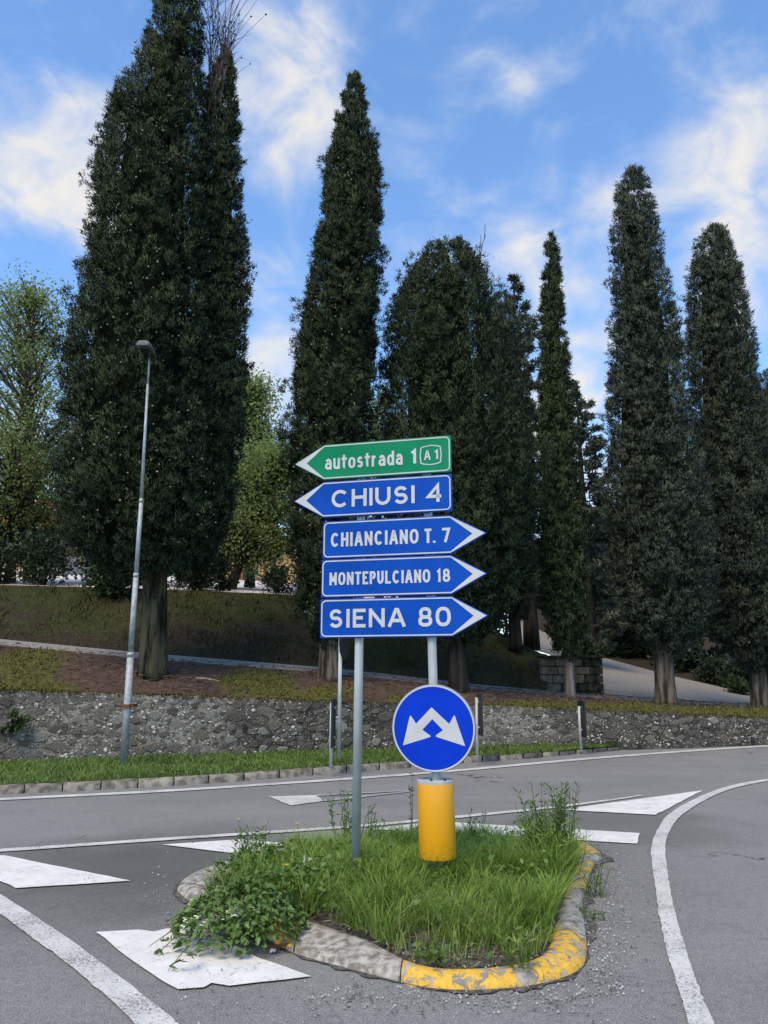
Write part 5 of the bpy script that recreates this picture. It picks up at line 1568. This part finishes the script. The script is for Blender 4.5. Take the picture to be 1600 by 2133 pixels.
# broad-leaved ground weeds on the left half
P = island_points(60000); x, y = px_of(P)
lf = np.clip((760 - x) / 170, 0, 1) * np.clip((1962 - y) / 40, 0.1, 1) * np.clip((x - 430) / 50, 0, 1)
cl = smooth_noise(P[:, 0] * 4, P[:, 1] * 4, 51, 2)
k = RNG.random(len(P)) < np.clip(lf + .07, 0, 1) * np.clip((cl - .15) * 1.6, 0.15, 1) * .62
P = P[k]; cl = cl[k]
P[:, 2] += RNG.random(len(P)) ** .8 * (.05 + .21 * cl)
V, F, T = kites(P, unit(RNG.normal(size=(len(P), 3)) * np.array([1, 1, .45]) + np.array([0, -.25, .25])), RNG.uniform(.028, .062, len(P)), RNG.uniform(.016, .034, len(P)), np.clip(.6 * cl + .4 * RNG.random(len(P)), 0, 1), .15)
tag(np_obj('weed_leaves', V, F, 'weed_leaf', None, T), 'tangled broad leaved weeds covering the left of the island', 'weeds', kind='stuff')

# flowering bush spilling over the kerb, leaf by leaf
bushc = np.array(gr(478, 2003)); bushc[1] += .30
bush = empty('flowering_bush', (bushc[0], bushc[1], 0.0), 'leafy green bush with small white flowers spilling over the kerb onto the road', 'bush')
def leaf_mesh(name, seed):
    r = random.Random(seed); w = r.uniform(.30, .40); f = r.uniform(.10, .2); d = r.uniform(.08, .2)
    V = [(0, 0, 0), (w * .8, .28, f), (w, .52, f), (w * .6, .8, f * .6 - d * .5), (0, 1, -d), (-w * .6, .8, f * .6 - d * .5), (-w, .52, f), (-w * .8, .28, f), (0, .5, 0.02)]
    F = [(0, 1, 8), (1, 2, 8), (2, 3, 8), (3, 4, 8), (4, 5, 8), (5, 6, 8), (6, 7, 8), (7, 0, 8)]
    return V, F
leaf_lib = []
for s in range(6):
    v_, f_ = leaf_mesh('leaf', s)
    me = np_mesh('leaf', v_, f_, [random.Random(s + 9).uniform(.15, .95)] * len(v_), True); me.materials.append(M['bush_leaf']); leaf_lib.append((me, v_, f_))
def bush_spot():
    a = random.uniform(0, 2 * math.pi); r = math.sqrt(random.random())
    z = random.random() ** .8
    # dome: long axis runs up onto the kerb to the right
    ex = math.cos(a) * r * .35; ey = math.sin(a) * r * .31
    h = .22 * math.sqrt(max(0, 1 - r * r)) + .05
    return ex, ey, z * h, h
leaf_data = []
for k in range(1500):
    ex, ey, z, h = bush_spot()
    if k < 1000 and z < h * .55: z = h * random.uniform(.6, 1.02)
    leaf_data.append((ex, ey, z, h))
leaf_data.sort(key=lambda q: -(q[2] - q[1] * .6))
bv, bf, bt = [], [], []
for k, (ex, ey, z, h) in enumerate(leaf_data):
    me, v_, f_ = random.choice(leaf_lib)
    az = math.atan2(ey, ex) - math.pi / 2 + random.gauss(0, .8); tilt = random.uniform(-.7, .25); roll = random.gauss(0, .4); s = random.uniform(.026, .048)
    if k < 290:
        o = link('leaf', me, None, bush); o.location = (ex, ey, z + .02); o.rotation_euler = (tilt, roll, az); o.scale = (s, s, s)
    else:
        from mathutils import Euler
        R_ = Euler((tilt, roll, az)).to_matrix(); i = len(bv)
        bv += [tuple(R_ @ (Vector(q) * s) + Vector((ex, ey, z + .02))) for q in v_]; bf += [tuple(i + w for w in f) for f in f_]; bt += [random.uniform(.05, .8)] * len(v_)
o = np_obj('leaves', bv, bf, 'bush_leaf', bush, bt, True, local=True); o['kind'] = 'stuff'
mb = MB()
for k in range(60):
    ex, ey, z, h = bush_spot()
    mb.tube([(random.gauss(0.1, .08), random.gauss(.12, .06), .03), (ex * .6, ey * .6, z * .9 + .05), (ex * 1.08, ey * 1.08, z)], [.004, .003, .0015], 4, False)
mb.build('stems', 'stem_green', bush, local=True)
def flower_cluster(parent, c, n, r, mat, s=.007):
    V = []; F = []
    for _ in range(n):
        p = np.array(c) + np.array([random.gauss(0, r), random.gauss(0, r), abs(random.gauss(0, r * 1.1))])
        i = len(V); a0 = random.uniform(0, 3)
        V.append(tuple(p + np.array([0, 0, -.002])))
        for j in range(5):
            th = a0 + 2 * math.pi * j / 5
            V.append(tuple(p + np.array([math.cos(th) * s, math.sin(th) * s, .004])))
        F += [(i, i + 1 + j, i + 1 + (j + 1) % 5) for j in range(5)]
    return np_obj('flower_cluster', V, F, mat, parent, local=True)
for (px, py) in ((405, 1915), (412, 1926), (398, 1930), (420, 1938), (408, 1940), (388, 1932), (478, 1915), (492, 1908), (500, 1922), (518, 1912), (524, 1905), (487, 1926), (512, 1925)):
    q = np.array(at(px, py, bushc[1] - .15 + random.uniform(-.06, .08))) - np.array(bush.location)
    flower_cluster(bush, q, 14, .020, 'petal_white', .010)
# trailing shoots left of the bush
mb = MB()
for (x0, y0, x1, y1) in ((400, 1960, 330, 1985), (400, 1950, 310, 1972), (410, 1990, 350, 2022), (400, 1930, 345, 1920)):
    a = Vector(gr(x0, y0, .08)); b = Vector(gr(x1, y1, .015)); m_ = a.lerp(b, .5) + Vector((0, 0, .05))
    mb.tube([a, m_, b], [.004, .003, .0015], 4, False)
    for k in range(9):
        f = random.random(); p = a.lerp(b, f) + Vector((0, 0, .03 * (1 - f)))
        mb.poly([p, p + Vector((random.gauss(0, .02), random.gauss(0, .02), .012)), p + Vector((random.gauss(0, .03), random.gauss(0, .03), .0))])
mb.build('trailing_shoots', 'stem_green', bush)['kind'] = 'stuff'

# upright leafy weeds: stalks with narrow leaves
def stalk_plant(label, px, py, zg, height, nst, spread, mat, seed, leafw=.012, leafl=.07, cat='weed', group=None, flower=None):
    rs = random.Random(seed); g = np.array(gr(px, py, zg)); root = empty('tall_weed', g, label, cat, group)
    mb = MB(); Ps = []; Ds = []
    for k in range(nst):
        a = Vector(g) + Vector((rs.gauss(0, spread * .35), rs.gauss(0, spread * .3), -.02)); h = height * rs.uniform(.65, 1.05)
        b = a + Vector((rs.gauss(0, spread * .6), rs.gauss(0, spread * .4), h)); m_ = a.lerp(b, .5) + Vector((rs.gauss(0, .015), rs.gauss(0, .015), 0))
        mb.tube([a, m_, b], [.004, .003, .0015], 5, False)
        for q in range(int(16 * h / .5) + 6):
            f = rs.random() ** .8; Ps.append(tuple(a.lerp(b, f))); th = rs.uniform(0, 6.28); Ds.append((math.cos(th), math.sin(th), rs.uniform(.2, 1.1)))
    mb.build('stems', 'stem_green', root)
    n = len(Ps); V, F, T = kites(np.array(Ps), unit(np.array(Ds)), RNG.uniform(.6, 1.2, n) * leafl, RNG.uniform(.7, 1.2, n) * leafw, RNG.random(n), .1)
    np_obj('leaves', V, F, mat, root, T)
    if flower:
        flower_cluster(root, (0, 0, height * .9), 6, spread * .5, flower)
    return root
stalk_plant('tall leafy weed growing against the foot of the left sign post', 715, 1760, .13, .42, 12, .09, 'weed_leaf', 1, .012, .06)
stalk_plant('thin weed stalks just right of the left sign post', 765, 1765, .13, .32, 6, .08, 'weed_leaf', 2, .010, .05)
stalk_plant('sparse dark weed beside the yellow bollard left edge', 858, 1745, .13, .52, 2, .02, 'shrub_leaf', 3, .014, .03)
stalk_plant('tallest bushy weed at the right corner of the island', 1168, 1800, .13, .55, 30, .12, 'weed_leaf', 4, .010, .06, flower='petal_blue')
stalk_plant('dark weed clump left of the tallest right corner weed', 1120, 1805, .13, .42, 14, .11, 'weed_leaf', 5, .010, .06)
stalk_plant('fine weed stalks right of the yellow bollard', 985, 1770, .13, .30, 7, .09, 'shrub_leaf', 6, .008, .03)
stalk_plant('dry weed growing in the gutter outside the right kerb', 1242, 1868, .0, .22, 8, .07, 'verge_blade', 7, .008, .05)
stalk_plant('low weed in the gutter beside the worn yellow kerb blocks', 1238, 1915, .0, .07, 8, .10, 'weed_leaf', 8, .010, .04)
stalk_plant('feathery weed at the back left of the island', 520, 1800, .11, .27, 14, .12, 'weed_leaf', 9, .012, .06)
stalk_plant('flat rosette weed on bare soil by the front kerb', 905, 1998, .09, .07, 9, .08, 'weed_leaf', 10, .016, .06)
stalk_plant('grassy weed tuft low in front of the tallest right corner weed', 1150, 1815, .12, .34, 30, .14, 'grass_blade', 12, .007, .08)
stalk_plant('small grassy weed in the front right of the bare soil', 1080, 2005, .09, .14, 12, .07, 'grass_blade', 11, .008, .07)

def flower(label, px, py, Y, zg, mat, r=.022):
    tip = np.array(at(px, py, Y)); g = np.array((tip[0] + .01, Y, zg)); root = empty('wild_flower', g, label, 'flower', 'yellow flowers on the island')
    mb = MB(); mb.tube([tuple(g), tuple((g + tip) / 2 + np.array((.012, 0, 0))), tuple(tip)], [.0025, .002, .0018], 5, False); mb.build('stem', 'stem_green', root)
    mb = MB()
    for k in range(7):
        a = 2 * math.pi * k / 7; d = Vector((math.cos(a), math.sin(a) * .8, .35)); s = Vector((-math.sin(a), math.cos(a), 0))
        t_ = Vector(tip); mb.poly([t_, t_ + d * r * .6 + s * r * .3, t_ + d * r, t_ + d * r * .6 - s * r * .3])
    mb.build('petals', mat, root)
flower('yellow flower open among the weeds left of the white paper', 596, 1803, 5.35, .12, 'petal_yellow', .026)
flower('yellow flower on a tall stem against the road, left', 497, 1707, 5.9, .12, 'petal_yellow', .015)
flower('yellow flower on a stem left of the sign post', 620, 1716, 5.9, .12, 'petal_yellow', .017)
flower('low yellow flower by the front kerb', 1050, 1962, 4.35, .09, 'petal_yellow', .012)

# litter
def litter(label, px, py, z, w, h, mat, seed, name='litter', cat='litter'):
    rs = random.Random(seed); g = np.array(gr(px, py, z)); n = 6; V = []
    for i in range(n):
        for j in range(n):
            V.append((g[0] + (i / (n - 1) - .5) * w + rs.gauss(0, w * .05), g[1] + (j / (n - 1) - .5) * w * .8 + rs.gauss(0, w * .05), g[2] + abs(rs.gauss(0, h * .45)) + h * .4 * math.sin(math.pi * i / (n - 1)) * math.sin(math.pi * j / (n - 1))))
    F = [(i * n + j, (i + 1) * n + j, (i + 1) * n + j + 1, i * n + j + 1) for i in range(n - 1) for j in range(n - 1)]
    o = np_obj(name, V, F, mat); m_ = o.modifiers.new('thickness', 'SOLIDIFY'); m_.thickness = .0015
    return tag(o, label, cat)
litter('crumpled white paper caught in the weeds below the left post', 642, 1795,   .23, .060, .035, 'paper', 1)
litter('pale yellow wrapper lying on the left kerb corner', 408, 1888, .06, .09, .03, 'wrapper', 2)
litter('small white scrap on the road beside the flowering bush', 568, 1983, .01, .035, .016, 'paper', 3)
litter('dirty white scrap on the bare soil by the front kerb', 950, 1966, .08, .045, .016, 'paper', 4)

# sticks
def stick(label, pts, r, mat, name='stick'):
    mb = MB(); mb.tube(pts, [r] * (len(pts) - 1) + [r * .5], 6); o = mb.build(name, mat); return tag(o, label, 'stick')
stick('pale fallen stick on the bank right of the massive trunk', [on_bank(407, 1419) + np.array((0, 0, .05)), on_bank(430, 1421) + np.array((0, 0, .06)), on_bank(457, 1425) + np.array((0, 0, .05))], .022, 'stick_pale')
stick('brown stick lying along the kerb beside the bush', [gr(560, 1975, .02), gr(590, 1968, .03), gr(615, 1962, .03)], .008, 'rust')
q = on_bank(1590, 1469)
mb = MB(); mb.box((q[0], q[1], q[2] + .09), (.45, .12, .12), .1); tag(mb.build('timber_block', 'stick_pale', bevel=.008), 'pale cut timber block lying at the foot of the last cypress', 'timber')

# gravel chips on the asphalt and soil
def scatter_px(n, x0, x1, y0, y1, fn):
    out = []
    while len(out) < n:
        px = random.uniform(x0, x1); py = random.uniform(y0, y1)
        if random.random() < fn(px, py): out.append(gr(px, py, 0.011))
    return out
def near_kerb(px, py):
    # more stones in the gutter right of the island and in front of it
    a = math.exp(-((px - 1255) / 42) ** 2) * (1750 < py < 2075)
    b = math.exp(-((py - 2078) / 22) ** 2) * (640 < px < 1240) * .6
    c = math.exp(-((px - 360) / 35) ** 2) * math.exp(-((py - 1865) / 35) ** 2) * .5
    d = math.exp(-((px - 1330) / 60) ** 2) * (1700 < py < 2000) * .12
    return min(1, a + b + c + d + .03)
pp = scatter_px(950, 300, 1420, 1740, 2133, near_kerb)
bumps('gravel_chips', pp, [random.choice((.002, .003, .003, .004, .005, .007)) for _ in pp], 'pebble', None, 5, .6, 'z')['kind'] = 'stuff'
pp = scatter_px(1500, 300, 1420, 1740, 2133, near_kerb)
bumps('gravel_grit', pp, [random.choice((.003, .004, .005, .008)) for _ in pp], 'pebble_grey', None, 5, .6, 'z')['kind'] = 'stuff'
Pg = island_points(9000); x, y = px_of(Pg); Pg = Pg[(y > 1925) | (x > 1130)][:420]
bumps('soil_pebbles', [tuple(p + np.array((0, 0, .0))) for p in Pg], [random.choice((.003, .004, .006)) for _ in Pg], 'pebble', None, 5, .6, 'z')['kind'] = 'stuff'
for nm in ('gravel_chips', 'gravel_grit', 'soil_pebbles'):
    tag(bpy.data.objects[nm], {'gravel_chips': 'pale stone chips scattered on the asphalt', 'gravel_grit': 'grey grit along the gutter of the island', 'soil_pebbles': 'small pebbles on the bare island soil'}[nm], 'gravel')

# ================================================================== VERGE GRASS, BANK LITTER AND MOSS
N = 46000
px = RNG.uniform(-120, 1285, N); tt = RNG.random(N) ** .9
pts = np.array([verge_front(a) + (verge_back(a) - verge_front(a)) * b for a, b in zip(px, tt)])
cl = smooth_noise(pts[:, 0] * 3, pts[:, 1] * 3, 61, 3)
k = RNG.random(N) < np.clip((cl - .2) * 2.4, .15, 1); pts = pts[k]; cl = cl[k]; px = px[k]
pts[:, 2] -= .01
H = RNG.uniform(.05, .13, len(pts)) * (.4 + .65 * cl) * np.where(px > 1150, .6, 1)
tint = np.clip(.2 + .6 * smooth_noise(pts[:, 0] * 1.2, pts[:, 1] * 1.2, 63, 2) + RNG.normal(size=len(pts)) * .15, 0, .86); dry = RNG.random(len(pts)) < .07; tint[dry] = 1
tag(blades('verge_grass', pts, H, RNG.uniform(.005, .010, len(pts)), 1.1, 'verge_blade', tint), 'mown green grass on the verge between kerb and wall', 'grass', kind='stuff')

def bank_scatter(n, x0, x1, t0=0.0, t1=1.0):
    px = RNG.uniform(x0, x1, n); tt = RNG.uniform(t0, t1, n)
    return np.array([bank_pt(a, b) for a, b in zip(px, tt)]), tt
pts, tt = bank_scatter(14000, -60, 1700); ma = moss_amount(pts, tt)
mo = RNG.random(len(pts)) < np.clip((ma * (.35 + 1.1 * smooth_noise(pts[:, 0] * 1.3, pts[:, 1] * 1.3, 99, 3)) - .32) * 2.2, 0, 1); mp = pts[mo]
mp[:, 2] += .05 * np.sin(np.pi * tt[mo])
tag(blades('moss', mp, RNG.uniform(.02, .055, len(mp)), RNG.uniform(.014, .028, len(mp)), 1.0, 'moss_tuft', RNG.random(len(mp))), 'yellow green moss patches on the bank above the wall', 'moss', kind='stuff')
nd = pts[~mo][:5200]; nd[:, 2] += .07
V, F, T = kites(nd, unit(RNG.normal(size=(len(nd), 3)) * np.array([1, 1, .12])), RNG.uniform(.06, .22, len(nd)), RNG.uniform(.008, .018, len(nd)), RNG.random(len(nd)))
tag(np_obj('fallen_needles', V, F, 'dry_litter', None, T), 'brown fallen needles and twigs on the bank', 'leaf litter', kind='stuff')
# ragged fringe hanging over the wall top
pts = np.array([wall_top(a, .02 + .3 * random.random()) for a in RNG.uniform(-60, 1680, 5200)])
pts[:, 2] += RNG.uniform(-.03, .02, len(pts))
fm = moss_amount(pts, None)
tag(blades('wall_top_fringe', pts, RNG.uniform(.02, .075, len(pts)) * (.25 + 1.1 * smooth_noise(pts[:, 0] * 1.7, pts[:, 0] * .3, 97, 3)), RNG.uniform(.012, .026, len(pts)), 1.3, 'moss_tuft', np.clip(fm * .7 * smooth_noise(pts[:, 0] * 1.1, pts[:, 1], 98, 3) + RNG.normal(size=len(pts)) * .2, 0, 1)), 'mossy fringe along the top edge of the wall', 'moss', kind='stuff')
# upper bank leaf litter
n = 5200; px = RNG.uniform(-60, 1120, n); tt = RNG.random(n)
pts = np.array([path_back(a) + (bank_top(a) - path_back(a)) * b for a, b in zip(px, tt)]); pts[:, 2] += .03
V, F, T = kites(pts, unit(RNG.normal(size=(n, 3)) * np.array([1, 1, .35])), RNG.uniform(.025, .06, n), RNG.uniform(.015, .03, n), RNG.random(n) ** 2)
tag(np_obj('fallen_leaves', V, F, 'dry_litter', None, T), 'fallen leaves on the shaded upper bank', 'leaf litter', kind='stuff')
n = 9000; px = RNG.uniform(-60, 1120, n); tt = RNG.random(n)
pts = np.array([path_back(a) + (bank_top(a) - path_back(a)) * b for a, b in zip(px, tt)])
cl = smooth_noise(pts[:, 0] * 1.5, pts[:, 1] * 1.5, 83, 3); k = RNG.random(n) < np.clip((cl - .35) * 4, 0.08, 1); pts = pts[k]; cl = cl[k]
tag(blades('bank_grass', pts, RNG.uniform(.06, .17, len(pts)), RNG.uniform(.012, .026, len(pts)), 1.1, 'bank_blade', RNG.random(len(pts))), 'sparse dull grass on the shaded upper bank', 'grass', kind='stuff')
# ivy plant rooted in the wall
c = wall_point(32, .60, .10)
shrub('small dark leafy plant rooted in the face of the wall at far left', c, (.26, .10, .20), 'shrub_leaf', 420, .07, 77, group='plants rooted in the wall', name='wall_plant', cat='plant', ground=c[2] - .1)
